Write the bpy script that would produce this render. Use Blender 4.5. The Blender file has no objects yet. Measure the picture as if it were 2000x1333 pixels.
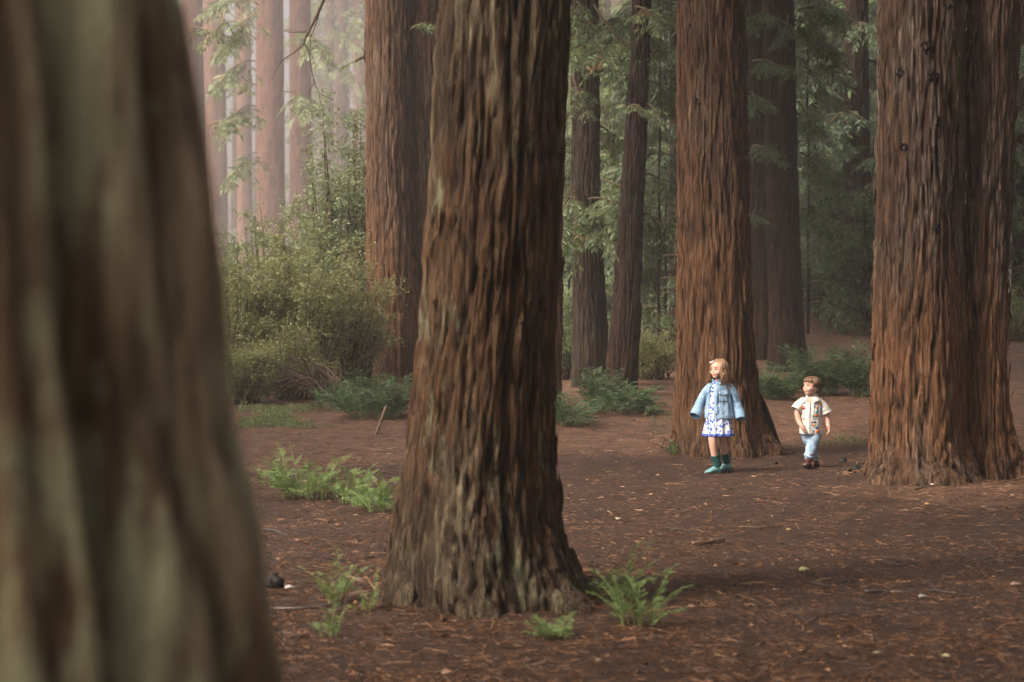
import bpy, math, random
import numpy as np
from mathutils import Vector, Matrix

R = math.radians
scene = bpy.context.scene
COL = scene.collection
rng = np.random.default_rng(7)
random.seed(7)

# ------------------------------------------------------------------ camera, sky, sun, exposure
F, HY, CAM_H = 3900.0, 607.0, 1.6            # focal length and horizon of the photograph in its own pixels
PITCH = math.atan((666.5 - HY) / F)
cam_d = bpy.data.cameras.new('camera'); cam = bpy.data.objects.new('camera', cam_d); COL.objects.link(cam)
cam.location = (0, 0, CAM_H); cam.rotation_euler = (math.pi / 2 - PITCH, 0, 0)
cam_d.sensor_width = 36; cam_d.lens = F / 2000 * 36; cam_d.clip_start = 0.05; cam_d.clip_end = 2000
cam_d.dof.use_dof = True; cam_d.dof.focus_distance = 20.0; cam_d.dof.aperture_fstop = 2.8
scene.camera = cam

SUN_EL, SUN_AZ = 46, -122                      # azimuth from straight ahead (+Y), negative = to the left
world = bpy.data.worlds.new('World'); scene.world = world; world.use_nodes = True
wn = world.node_tree
sky = wn.nodes.new('ShaderNodeTexSky'); sky.sky_type = 'NISHITA'; sky.sun_disc = False
sky.sun_elevation = R(SUN_EL); sky.sun_rotation = R(SUN_AZ)
sky.air_density = 0.12; sky.dust_density = 10.0; sky.ozone_density = 0.0
wn.links.new(sky.outputs[0], wn.nodes['Background'].inputs['Color'])
wn.nodes['Background'].inputs['Strength'].default_value = 0.145
sd = bpy.data.lights.new('sun', 'SUN'); sun = bpy.data.objects.new('sun', sd); COL.objects.link(sun)
sd.energy = 1.3; sd.angle = R(10); sd.color = (1.0, 0.82, 0.66)
_to_sun = Vector((math.sin(R(SUN_AZ)) * math.cos(R(SUN_EL)), math.cos(R(SUN_AZ)) * math.cos(R(SUN_EL)), math.sin(R(SUN_EL))))
sun.rotation_euler = _to_sun.to_track_quat('Z', 'Y').to_euler()
vs = scene.view_settings
vs.view_transform = 'Standard'; vs.look = 'None'; vs.gamma = 1.0; vs.exposure = 1.58
scene.render.engine = 'CYCLES'
cy = scene.cycles
cy.use_denoising = True; cy.denoiser = 'OPENIMAGEDENOISE'; cy.denoising_prefilter = 'NONE'
cy.max_bounces = 6; cy.diffuse_bounces = 3; cy.glossy_bounces = 2; cy.transmission_bounces = 3
cy.volume_bounces = 1; cy.transparent_max_bounces = 8; cy.sample_clamp_indirect = 4.0
cy.use_adaptive_sampling = False

_cp, _sp = math.cos(PITCH), math.sin(PITCH)
def at(px, py, d):
    """point at distance d (along Y) seen at photograph pixel px, py"""
    xc, yc = (px - 1000) / F, (666.5 - py) / F
    dy = _cp + yc * _sp; dz = -_sp + yc * _cp
    return np.array([xc * d / dy, d, CAM_H + dz * d / dy])

# ------------------------------------------------------------------ numpy helpers
_perm = np.random.default_rng(3).permutation(256).astype(np.int64); _perm = np.concatenate([_perm, _perm, _perm])
_g = np.random.default_rng(4).normal(size=(256, 3)); _g /= np.linalg.norm(_g, axis=1)[:, None]
def noise(x, y, z, seed=0):
    x, y, z = np.broadcast_arrays(np.asarray(x, float) + seed * 17.13, np.asarray(y, float) + seed * 5.71, np.asarray(z, float) + seed * 9.37)
    xi, yi, zi = np.floor(x).astype(np.int64), np.floor(y).astype(np.int64), np.floor(z).astype(np.int64)
    xf, yf, zf = x - xi, y - yi, z - zi
    u, v, w = [t * t * t * (t * (t * 6 - 15) + 10) for t in (xf, yf, zf)]
    xi &= 255; yi &= 255; zi &= 255
    def gr(dx, dy, dz):
        h = _perm[_perm[_perm[(xi + dx) & 255] + ((yi + dy) & 255)] + ((zi + dz) & 255)]
        g = _g[h]
        return g[..., 0] * (xf - dx) + g[..., 1] * (yf - dy) + g[..., 2] * (zf - dz)
    lerp = lambda a, b, t: a + (b - a) * t
    return lerp(lerp(lerp(gr(0,0,0), gr(1,0,0), u), lerp(gr(0,1,0), gr(1,1,0), u), v),
                lerp(lerp(gr(0,0,1), gr(1,0,1), u), lerp(gr(0,1,1), gr(1,1,1), u), v), w) * 1.6

def smooth(a, b, x):
    t = np.clip((x - a) / (b - a), 0, 1); return t * t * (3 - 2 * t)

def link(o, parent=None):
    COL.objects.link(o)
    if parent is not None: o.parent = parent
    return o

def mesh_from(name, V, faces, shade=True, mats=None, mat_idx=None):
    """V (n,3); faces: list of int arrays (m,k)"""
    me = bpy.data.meshes.new(name)
    V = np.asarray(V, np.float32)
    faces = [np.asarray(f, np.int32) for f in faces if len(f)]
    me.vertices.add(len(V)); me.vertices.foreach_set('co', V.ravel())
    loops = np.concatenate([f.ravel() for f in faces]).astype(np.int32)
    tot = np.concatenate([np.full(len(f), f.shape[1], np.int32) for f in faces])
    start = np.concatenate([[0], np.cumsum(tot)[:-1]]).astype(np.int32)
    me.loops.add(len(loops)); me.loops.foreach_set('vertex_index', loops)
    me.polygons.add(len(tot)); me.polygons.foreach_set('loop_start', start); me.polygons.foreach_set('loop_total', tot)
    me.polygons.foreach_set('use_smooth', np.full(len(tot), bool(shade)))
    if mats is not None:
        for m in (mats if isinstance(mats, (list, tuple)) else [mats]): me.materials.append(m)
        if mat_idx is not None: me.polygons.foreach_set('material_index', np.asarray(mat_idx, np.int32))
    me.update(calc_edges=True)
    return me

def obj(name, V, faces, mat, parent=None, shade=True, mat_idx=None):
    return link(bpy.data.objects.new(name, mesh_from(name, V, faces, shade, mat, mat_idx)), parent)

def tag(o, label=None, cat=None, group=None, kind=None):
    if label: o['label'] = label
    if cat: o['category'] = cat
    if group: o['group'] = group
    if kind: o['kind'] = kind
    return o

def thing(name, loc, label, cat, group=None):
    o = bpy.data.objects.new(name, None); o.empty_display_size = 0.2; COL.objects.link(o)
    o.location = loc
    return tag(o, label, cat, group)

class Soup:
    """collects geometry, then becomes ONE mesh"""
    def __init__(s): s.V = []; s.F = {}; s.n = 0; s.M = {}
    def add(s, V, faces, m=0):
        V = np.asarray(V, float).reshape(-1, 3)
        for f in faces:
            f = np.asarray(f, np.int64)
            if len(f):
                s.F.setdefault((f.shape[1], m), []).append(f + s.n)
        s.V.append(V); s.n += len(V); return s
    def build(s, name, mats, parent=None, shade=True, origin=None):
        V = np.concatenate(s.V)
        if origin is not None: V = V - np.asarray(origin)
        keys = sorted(s.F)
        faces = [np.concatenate(s.F[k]) for k in keys]
        idx = np.concatenate([np.full(len(f), k[1]) for f, k in zip(faces, keys)])
        return obj(name, V, faces, mats, parent, shade, idx)

def tube(P, rad, n=6, cap=True, ell=None):
    """tube along points P with radii rad -> V, [quads, caps]"""
    P = np.asarray(P, float); m = len(P)
    rad = np.broadcast_to(np.asarray(rad, float), (m,))
    T = np.gradient(P, axis=0); T /= np.linalg.norm(T, axis=1)[:, None] + 1e-12
    ref = np.array([0, 0, 1.0]) if abs(T[:, 2]).mean() < 0.8 else np.array([0, 1.0, 0])
    A = np.cross(T, ref); A /= np.linalg.norm(A, axis=1)[:, None] + 1e-12
    B = np.cross(T, A)
    th = np.linspace(0, 2 * np.pi, n, endpoint=False)
    c, s_ = np.cos(th), np.sin(th)
    V = P[:, None] + rad[:, None, None] * (A[:, None] * c[None, :, None] + B[:, None] * s_[None, :, None])
    V = V.reshape(-1, 3)
    i = np.arange(m - 1)[:, None] * n + np.arange(n)[None]; j = np.arange(m - 1)[:, None] * n + (np.arange(n)[None] + 1) % n
    Q = np.stack([i, j, j + n, i + n], -1).reshape(-1, 4)
    fs = [Q]
    if cap:
        fs.append(np.arange(n)[None, ::-1] * 1); fs.append((np.arange(n) + (m - 1) * n)[None])
    return V, fs

def bez(p0, p1, p2, n):
    t = np.linspace(0, 1, n)[:, None]
    return (1 - t) ** 2 * np.asarray(p0) + 2 * t * (1 - t) * np.asarray(p1) + t * t * np.asarray(p2)

def frames(D, up=None, roll=None):
    """rotation matrices whose X axis is D (N,3), Z roughly up"""
    D = np.asarray(D, float); D = D / (np.linalg.norm(D, axis=1)[:, None] + 1e-9)
    U = np.tile([0, 0, 1.0], (len(D), 1)) if up is None else np.asarray(up, float)
    Y = np.cross(U, D); Y /= np.linalg.norm(Y, axis=1)[:, None] + 1e-9
    Z = np.cross(D, Y)
    if roll is not None:
        c, s_ = np.cos(roll)[:, None], np.sin(roll)[:, None]
        Y, Z = Y * c + Z * s_, Z * c - Y * s_
    return np.stack([D, Y, Z], -1)

def scatter(tv, tf, M, L, S):
    """copies of template (tv, list of face arrays) with rotations M (N,3,3), locations L, scales S -> V, faces"""
    N = len(L); S = np.broadcast_to(np.asarray(S, float), (N,))
    V = np.einsum('nij,kj->nki', M, tv) * S[:, None, None] + np.asarray(L)[:, None]
    k = len(tv); off = (np.arange(N) * k)[:, None, None]
    return V.reshape(-1, 3), [(f[None] + off).reshape(-1, f.shape[1]) for f in tf]

# ------------------------------------------------------------------ materials
class NT:
    def __init__(s, name):
        s.m = bpy.data.materials.new(name); s.m.use_nodes = True
        s.t = s.m.node_tree; s.b = s.t.nodes['Principled BSDF']; s.out = s.t.nodes['Material Output']
    def n(s, typ, **kw):
        nd = s.t.nodes.new(typ)
        for k, v in kw.items():
            if k in nd.inputs.keys() and not hasattr(type(nd), k): nd.inputs[k].default_value = v
            elif hasattr(nd, k): setattr(nd, k, v)
            else: nd.inputs[k].default_value = v
        return nd
    def l(s, a, b): s.t.links.new(a, b)
    def coords(s, scale=(1,1,1), kind='Object'):
        tc = s.n('ShaderNodeTexCoord'); mp = s.n('ShaderNodeMapping'); mp.inputs['Scale'].default_value = scale
        s.l(tc.outputs[kind], mp.inputs['Vector']); return mp.outputs[0]
    def noise(s, vec, scale, detail=4, rough=0.6, dist=0.0):
        nd = s.n('ShaderNodeTexNoise'); nd.inputs['Scale'].default_value = scale; nd.inputs['Detail'].default_value = detail
        nd.inputs['Roughness'].default_value = rough; nd.inputs['Distortion'].default_value = dist
        s.l(vec, nd.inputs['Vector']); return nd.outputs['Fac']
    def ramp(s, fac, stops, interp='LINEAR'):
        nd = s.n('ShaderNodeValToRGB'); nd.color_ramp.interpolation = interp
        el = nd.color_ramp.elements
        while len(el) < len(stops): el.new(0.5)
        for e, (p, c) in zip(el, stops):
            e.position = p; e.color = (*c, 1) if len(c) == 3 else c
        s.l(fac, nd.inputs[0]); return nd.outputs[0]
    def mix(s, fac, a, b, mode='MIX'):
        nd = s.n('ShaderNodeMix'); nd.data_type = 'RGBA'; nd.blend_type = mode
        if hasattr(fac, 'is_linked'): s.l(fac, nd.inputs[0])
        else: nd.inputs[0].default_value = fac
        for i, v in ((6, a), (7, b)):
            if hasattr(v, 'is_linked'): s.l(v, nd.inputs[i])
            else: nd.inputs[i].default_value = (*v, 1)
        return nd.outputs[2]
    def base(s, c):
        if hasattr(c, 'is_linked'): s.l(c, s.b.inputs['Base Color'])
        else: s.b.inputs['Base Color'].default_value = (*c, 1)
    def bump(s, h, strength, dist=0.02):
        nd = s.n('ShaderNodeBump'); nd.inputs['Strength'].default_value = strength; nd.inputs['Distance'].default_value = dist
        s.l(h, nd.inputs['Height']); s.l(nd.outputs[0], s.b.inputs['Normal'])
    def rough(s, v, spec=0.3):
        s.b.inputs['Roughness'].default_value = v; s.b.inputs['Specular IOR Level'].default_value = spec

def bark_mat(name, dark, mid, light, red, lichen=(0.20, 0.23, 0.13), lich=0.55, rust=0.0, rz=(0.3, 2.2), rustc=(0.15, 0.062, 0.024)):
    k = NT(name)
    fib = k.noise(k.coords((1, 1, 0.06)), 42, 6, 0.7, 0.5)          # fibres
    mids = k.noise(k.coords((1, 1, 0.10)), 14, 4, 0.6, 0.4)         # strips of bark
    big = k.noise(k.coords((1, 1, 0.22)), 4.2, 4, 0.6, 0.5)         # broad streaks
    c1 = k.ramp(fib, [(0.38, dark), (0.5, mid), (0.62, light)])
    c1 = k.mix(k.ramp(mids, [(0.36, (0.75,) * 3), (0.56, (0, 0, 0))]), c1, tuple((a + b) / 2 for a, b in zip(dark, red)))
    redf = k.mix(k.ramp(fib, [(0.36, (0, 0, 0)), (0.64, (1, 1, 1))]), tuple(x * 0.35 for x in red), tuple(x * 1.25 for x in red))
    col = k.mix(k.ramp(big, [(0.42, (0, 0, 0)), (0.58, (0.85,) * 3)]), c1, redf)
    sx = k.n('ShaderNodeSeparateXYZ'); tc = k.n('ShaderNodeTexCoord'); k.l(tc.outputs['Object'], sx.inputs[0])
    if rust > 0:                                                    # rubbed, rust-red bark in a ragged band low on the stem
        nz = k.noise(k.coords((1, 1, 0.2)), 5.0, 5, 0.65)
        zz = k.n('ShaderNodeMath', operation='MULTIPLY_ADD'); k.l(nz, zz.inputs[0]); zz.inputs[1].default_value = 2.4; k.l(sx.outputs[2], zz.inputs[2])
        mr = k.n('ShaderNodeMapRange'); k.l(zz.outputs[0], mr.inputs[0]); mr.inputs[1].default_value = 0.0; mr.inputs[2].default_value = 6.0
        q = lambda z: (z + 1.2) / 6
        rm = k.ramp(mr.outputs[0], [(q(rz[0] - .5), (0, 0, 0)), (q(rz[0] + .2), (rust,) * 3), (q(rz[1] - .3), (rust,) * 3), (q(rz[1] + .6), (0, 0, 0))])
        rc = k.mix(k.ramp(fib, [(0.36, (0, 0, 0)), (0.64, (1, 1, 1))]), tuple(x * 0.35 for x in rustc), tuple(x * 1.2 for x in rustc))
        col = k.mix(rm, col, rc)
    at_ = k.n('ShaderNodeAttribute'); at_.attribute_name = 'ridge'  # outer plates weather grey-brown; inner bark is red, darkened as painted furrow shade
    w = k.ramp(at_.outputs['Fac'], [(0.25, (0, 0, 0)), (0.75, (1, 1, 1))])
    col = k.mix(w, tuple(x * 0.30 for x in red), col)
    ln = k.noise(k.coords((1, 1, 0.30)), 6.0, 6, 0.72)
    lm = k.ramp(ln, [(lich, (0, 0, 0)), (lich + 0.10, (0.8,) * 3)])
    col = k.mix(lm, col, k.mix(fib, tuple(x * 0.5 for x in lichen), tuple(min(1, x * 1.3) for x in lichen)))
    k.base(col)
    hh = k.n('ShaderNodeMath', operation='MULTIPLY_ADD'); k.l(mids, hh.inputs[0]); hh.inputs[1].default_value = 1.2; k.l(fib, hh.inputs[2])
    k.bump(hh.outputs[0], 1.0, 0.05)
    k.rough(0.85, 0.2)
    return k.m

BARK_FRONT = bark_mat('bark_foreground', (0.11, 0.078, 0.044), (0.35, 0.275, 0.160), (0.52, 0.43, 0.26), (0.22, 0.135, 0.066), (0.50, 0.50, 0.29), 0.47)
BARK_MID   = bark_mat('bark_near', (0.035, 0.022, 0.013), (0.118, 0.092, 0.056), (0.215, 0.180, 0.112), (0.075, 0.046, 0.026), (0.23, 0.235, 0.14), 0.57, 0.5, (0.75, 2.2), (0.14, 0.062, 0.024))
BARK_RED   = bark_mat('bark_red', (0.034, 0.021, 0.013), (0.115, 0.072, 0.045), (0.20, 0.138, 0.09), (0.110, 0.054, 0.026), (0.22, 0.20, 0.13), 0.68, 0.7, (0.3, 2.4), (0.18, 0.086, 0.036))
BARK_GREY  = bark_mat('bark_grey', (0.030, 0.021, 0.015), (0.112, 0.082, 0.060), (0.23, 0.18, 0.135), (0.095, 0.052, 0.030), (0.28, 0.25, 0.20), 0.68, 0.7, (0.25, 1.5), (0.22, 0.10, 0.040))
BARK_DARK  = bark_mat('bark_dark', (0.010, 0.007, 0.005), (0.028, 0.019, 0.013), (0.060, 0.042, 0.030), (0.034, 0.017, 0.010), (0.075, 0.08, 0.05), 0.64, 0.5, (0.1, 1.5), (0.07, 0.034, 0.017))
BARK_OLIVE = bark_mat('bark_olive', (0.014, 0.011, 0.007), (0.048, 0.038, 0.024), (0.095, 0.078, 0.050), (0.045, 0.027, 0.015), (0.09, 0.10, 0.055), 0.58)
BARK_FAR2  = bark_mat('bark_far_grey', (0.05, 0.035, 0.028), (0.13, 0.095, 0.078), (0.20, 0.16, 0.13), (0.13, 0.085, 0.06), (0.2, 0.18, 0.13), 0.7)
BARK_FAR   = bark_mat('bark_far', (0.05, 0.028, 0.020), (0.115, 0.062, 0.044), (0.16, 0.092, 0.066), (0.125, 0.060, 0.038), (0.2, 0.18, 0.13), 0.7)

def leaf_mat(name, stops, trans=0.42, rough=0.5, odd=None):
    k = NT(name)
    geo = k.n('ShaderNodeNewGeometry')
    c = k.ramp(geo.outputs['Random Per Island'], stops)
    big = k.noise(k.coords((1, 1, 1)), 1.1, 3, 0.6)
    c = k.mix(k.ramp(big, [(0.42, (0, 0, 0)), (0.65, (0.35,) * 3)]), c, tuple(x for x in stops[-1][1]))
    if odd:
        n2 = k.noise(k.coords((1, 1, 1)), 1.7, 2, 0.5)
        c = k.mix(k.ramp(n2, [(0.64, (0, 0, 0)), (0.72, (0.85,) * 3)]), c, odd)
    k.base(c); k.rough(rough, 0.35)
    tr = k.n('ShaderNodeBsdfTranslucent'); k.l(c, tr.inputs['Color'])
    mx = k.n('ShaderNodeMixShader'); mx.inputs[0].default_value = trans
    k.l(k.b.outputs[0], mx.inputs[1]); k.l(tr.outputs[0], mx.inputs[2]); k.l(mx.outputs[0], k.out.inputs['Surface'])
    return k.m
NEEDLE  = leaf_mat('redwood_needles', [(0.0, (0.036, 0.060, 0.024)), (0.5, (0.085, 0.125, 0.050)), (1.0, (0.19, 0.235, 0.10))], 0.3, 0.5, (0.15, 0.085, 0.03))
NEEDLE_D = leaf_mat('dark_needles', [(0.0, (0.022, 0.044, 0.020)), (0.5, (0.052, 0.088, 0.040)), (1.0, (0.125, 0.170, 0.078))], 0.3, 0.5)
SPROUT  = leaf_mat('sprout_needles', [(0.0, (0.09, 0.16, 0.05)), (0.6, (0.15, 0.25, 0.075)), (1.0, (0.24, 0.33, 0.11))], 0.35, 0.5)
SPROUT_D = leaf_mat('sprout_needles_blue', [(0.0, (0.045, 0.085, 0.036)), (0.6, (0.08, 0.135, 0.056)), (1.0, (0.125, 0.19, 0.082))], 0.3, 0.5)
SHRUB   = leaf_mat('shrub_leaves', [(0.0, (0.14, 0.165, 0.055)), (0.6, (0.24, 0.265, 0.10)), (1.0, (0.34, 0.355, 0.16))], 0.35, 0.4)
SHRUB_L = leaf_mat('laurel_leaves', [(0.0, (0.09, 0.13, 0.05)), (0.6, (0.155, 0.205, 0.085)), (1.0, (0.28, 0.33, 0.17))], 0.35, 0.35)
GRASS   = leaf_mat('ground_cover_leaves', [(0.0, (0.085, 0.13, 0.045)), (0.6, (0.14, 0.20, 0.07)), (1.0, (0.22, 0.28, 0.11))], 0.35, 0.5)

def plain(name, c, rough=0.7, spec=0.3, var=0.3, scale=8, bump=0.0, stretch=(1, 1, 1)):
    k = NT(name); n = k.noise(k.coords(stretch), scale, 5, 0.6)
    lo = tuple(x * (1 - var) for x in c); hi = tuple(min(1, x * (1 + var)) for x in c)
    k.base(k.ramp(n, [(0.3, lo), (0.7, hi)])); k.rough(rough, spec)
    if bump: k.bump(n, bump, 0.01)
    return k.m
TWIG = plain('twig_bark', (0.075, 0.052, 0.034), 0.8, 0.2, 0.4, 20)
TWIG_PALE = plain('pale_twig', (0.20, 0.16, 0.10), 0.8, 0.2, 0.35, 20)
STICK_DARK = plain('wet_stick', (0.035, 0.026, 0.021), 0.45, 0.5, 0.4, 25)
STICK_TAN = plain('dry_stick', (0.12, 0.075, 0.046), 0.7, 0.3, 0.4, 25)
STEM_GREEN = plain('green_stem', (0.17, 0.22, 0.07), 0.6, 0.3, 0.3, 10)

def litter_mat(name, stops):
    k = NT(name); geo = k.n('ShaderNodeNewGeometry')
    k.base(k.ramp(geo.outputs['Random Per Island'], stops)); k.rough(0.6, 0.35); return k.m
LITTER = litter_mat('litter', [(0.0, (0.018, 0.012, 0.009)), (0.35, (0.055, 0.028, 0.014)), (0.6, (0.115, 0.055, 0.025)), (0.84, (0.18, 0.084, 0.037)), (0.98, (0.26, 0.135, 0.060)), (1.0, (0.34, 0.23, 0.13))])
LITTER_R = litter_mat('needle_litter', [(0.0, (0.07, 0.038, 0.022)), (0.4, (0.17, 0.086, 0.048)), (0.75, (0.26, 0.138, 0.076)), (1.0, (0.40, 0.25, 0.15))])
LEAFL = litter_mat('dead_leaf', [(0.0, (0.10, 0.045, 0.022)), (0.4, (0.20, 0.085, 0.032)), (0.75, (0.30, 0.19, 0.07)), (1.0, (0.46, 0.42, 0.30))])

# ------------------------------------------------------------------ ground
MOUNDS = [(-0.14, 11.06, 0.50), (2.33, 22.5, 0.50), (3.9, 18.75, 0.52), (4.6, 19.2, 0.35)]
def gh(x, y):
    x, y = np.asarray(x, float), np.asarray(y, float)
    s = np.clip(y - 22, 0, 44)
    z = 0.035 * s * smooth(0, 6, s)
    z = z + 0.55 * smooth(33, 47, y) * smooth(2.5, 6.0, x)                          # bank rising behind the boy
    z = z + 0.05 * noise(x * 0.22, y * 0.22, 0.3) + 0.02 * noise(x * 0.9, y * 0.9, 2.1)
    for tx, ty, r in MOUNDS: z = z + 0.07 * np.exp(-(np.maximum(0, np.hypot(x - tx, y - ty) - r) / 0.28) ** 2)
    z = z + 0.05 * np.exp(-((x - 4.2) ** 2 / 2.0 + (y - 17.9) ** 2 / 1.0))         # trodden rise in front of the double trunk
    z = z + 0.07 * np.exp(-((x + 1.9) ** 2 / 1.4 + (y - 17.6) ** 2 / 0.5))          # low lip where the sprouts grow
    return z

def dist_for(px, py):
    """distance at which the ground is seen at that pixel (numbers or arrays)"""
    px = np.asarray(px, float); py = np.asarray(py, float)
    lo, hi = np.full(np.broadcast(px, py).shape, 5.0), np.full(np.broadcast(px, py).shape, 70.0)
    for _ in range(24):
        d = (lo + hi) / 2
        yc = (666.5 - py) / F; dy = _cp + yc * _sp
        above = CAM_H + (-_sp + yc * _cp) * d / dy > gh((px - 1000) / F * d / dy, d)
        lo = np.where(above, d, lo); hi = np.where(above, hi, d)
    return float(d) if d.ndim == 0 else d

def ground_mat():
    k = NT('forest_floor'); v = k.coords((1, 1, 1))
    big = k.noise(v, 0.45, 4, 0.6, 0.5); midn = k.noise(v, 4, 6, 0.7); fine = k.noise(k.coords((1, 2.2, 1)), 55, 5, 0.75, 1.0)
    soil = k.ramp(fine, [(0.32, (0.014, 0.007, 0.004)), (0.5, (0.060, 0.028, 0.013)), (0.68, (0.150, 0.070, 0.032))])
    duff = k.ramp(fine, [(0.3, (0.08, 0.042, 0.024)), (0.5, (0.20, 0.105, 0.060)), (0.7, (0.34, 0.20, 0.12))])
    at_ = k.n('ShaderNodeAttribute'); at_.attribute_name = 'duff'
    c = k.mix(at_.outputs['Fac'], soil, duff)
    c = k.mix(k.ramp(midn, [(0.38, (0.6,) * 3), (0.58, (0, 0, 0))]), c, (0.016, 0.010, 0.008))
    c = k.mix(k.ramp(big, [(0.45, (0, 0, 0)), (0.7, (0.3,) * 3)]), c, (0.085, 0.045, 0.028))
    k.base(c); k.bump(fine, 1.0, 0.03); k.rough(0.75, 0.3)
    return k.m

def duffmask(x, y):
    """1 where dry red needle litter lies, 0 on the trodden wet path"""
    edge = 22.4 + 0.9 * noise(x * 0.35, y * 0.2, 5.0) - 2.6 * smooth(-0.6, -2.2, x) + 0.35 * np.clip(x - 1.5, 0, 3)
    m = smooth(-0.8, 1.2, y - edge)
    m = np.maximum(m, 0.95 * np.exp(-((x - 4.3) ** 2 / 1.6 + (y - 17.3) ** 2 / 0.9)))
    return np.clip(m + 0.25 * noise(x * 1.5, y * 1.5, 9.0), 0, 1)

xs = np.concatenate([-np.geomspace(120, 9, 28), np.linspace(-8.9, 8.9, 170), np.geomspace(9, 120, 28)])
ys = np.concatenate([np.linspace(-30, 5, 30), np.linspace(5.1, 32, 260), np.geomspace(32.2, 285, 90)])
GX, GY = np.meshgrid(xs, ys)
GZ = gh(GX, GY) + (0.012 * noise(GX * 6, GY * 6, 0) + 0.008 * noise(GX * 14, GY * 14, 3)) * smooth(60, 20, GY)
nx, ny = len(xs), len(ys)
ii = np.arange(ny - 1)[:, None] * nx + np.arange(nx - 1)[None]
Q = np.stack([ii, ii + 1, ii + nx + 1, ii + nx], -1).reshape(-1, 4)
ground = obj('ground', np.stack([GX, GY, GZ], -1).reshape(-1, 3), [Q], ground_mat())
tag(ground, 'dark brown forest floor of soil and needle litter', 'ground', kind='structure')
a = ground.data.attributes.new('duff', 'FLOAT', 'POINT'); a.data.foreach_set('value', duffmask(GX, GY).ravel().astype(np.float32))

# ------------------------------------------------------------------ trunks
def bark_height(X, Y, Z, seed, cell=0.07, rel=1.0):
    """0..1 ridged bark, furrows running up the stem; positions in metres"""
    wx = 0.22 * noise(X * 3, Y * 3, Z * 1.1, seed + 31)
    f1 = 1 / (cell * 2.2)
    n1 = noise(X * f1 + wx, Y * f1 + wx, Z * f1 * 0.075, seed)                 # long cracks
    n2 = noise(X * f1 * 2.1 + wx, Y * f1 * 2.1, Z * f1 * 0.26, seed + 3)       # strips within the plates
    n3 = noise(X * f1 * 4.2, Y * f1 * 4.2, Z * f1 * 0.50, seed + 5)            # fibres and torn ends
    n4 = noise(X * f1 * 1.1, Y * f1 * 1.1, Z * f1 * 0.45, seed + 6)            # plates that stand off
    n0 = noise(X * f1 * .45, Y * f1 * .45, Z * f1 * 0.05, seed + 8)
    h = np.minimum(1, np.abs(n1) * 4.2) ** 0.8
    h2 = np.minimum(1, np.abs(n2) * 3.0) ** 0.8
    return np.clip(0.40 * h + 0.28 * h2 + 0.26 * n3 + 0.16 * n4 + 0.10 * n0 + 0.16, 0, 1.15)

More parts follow.
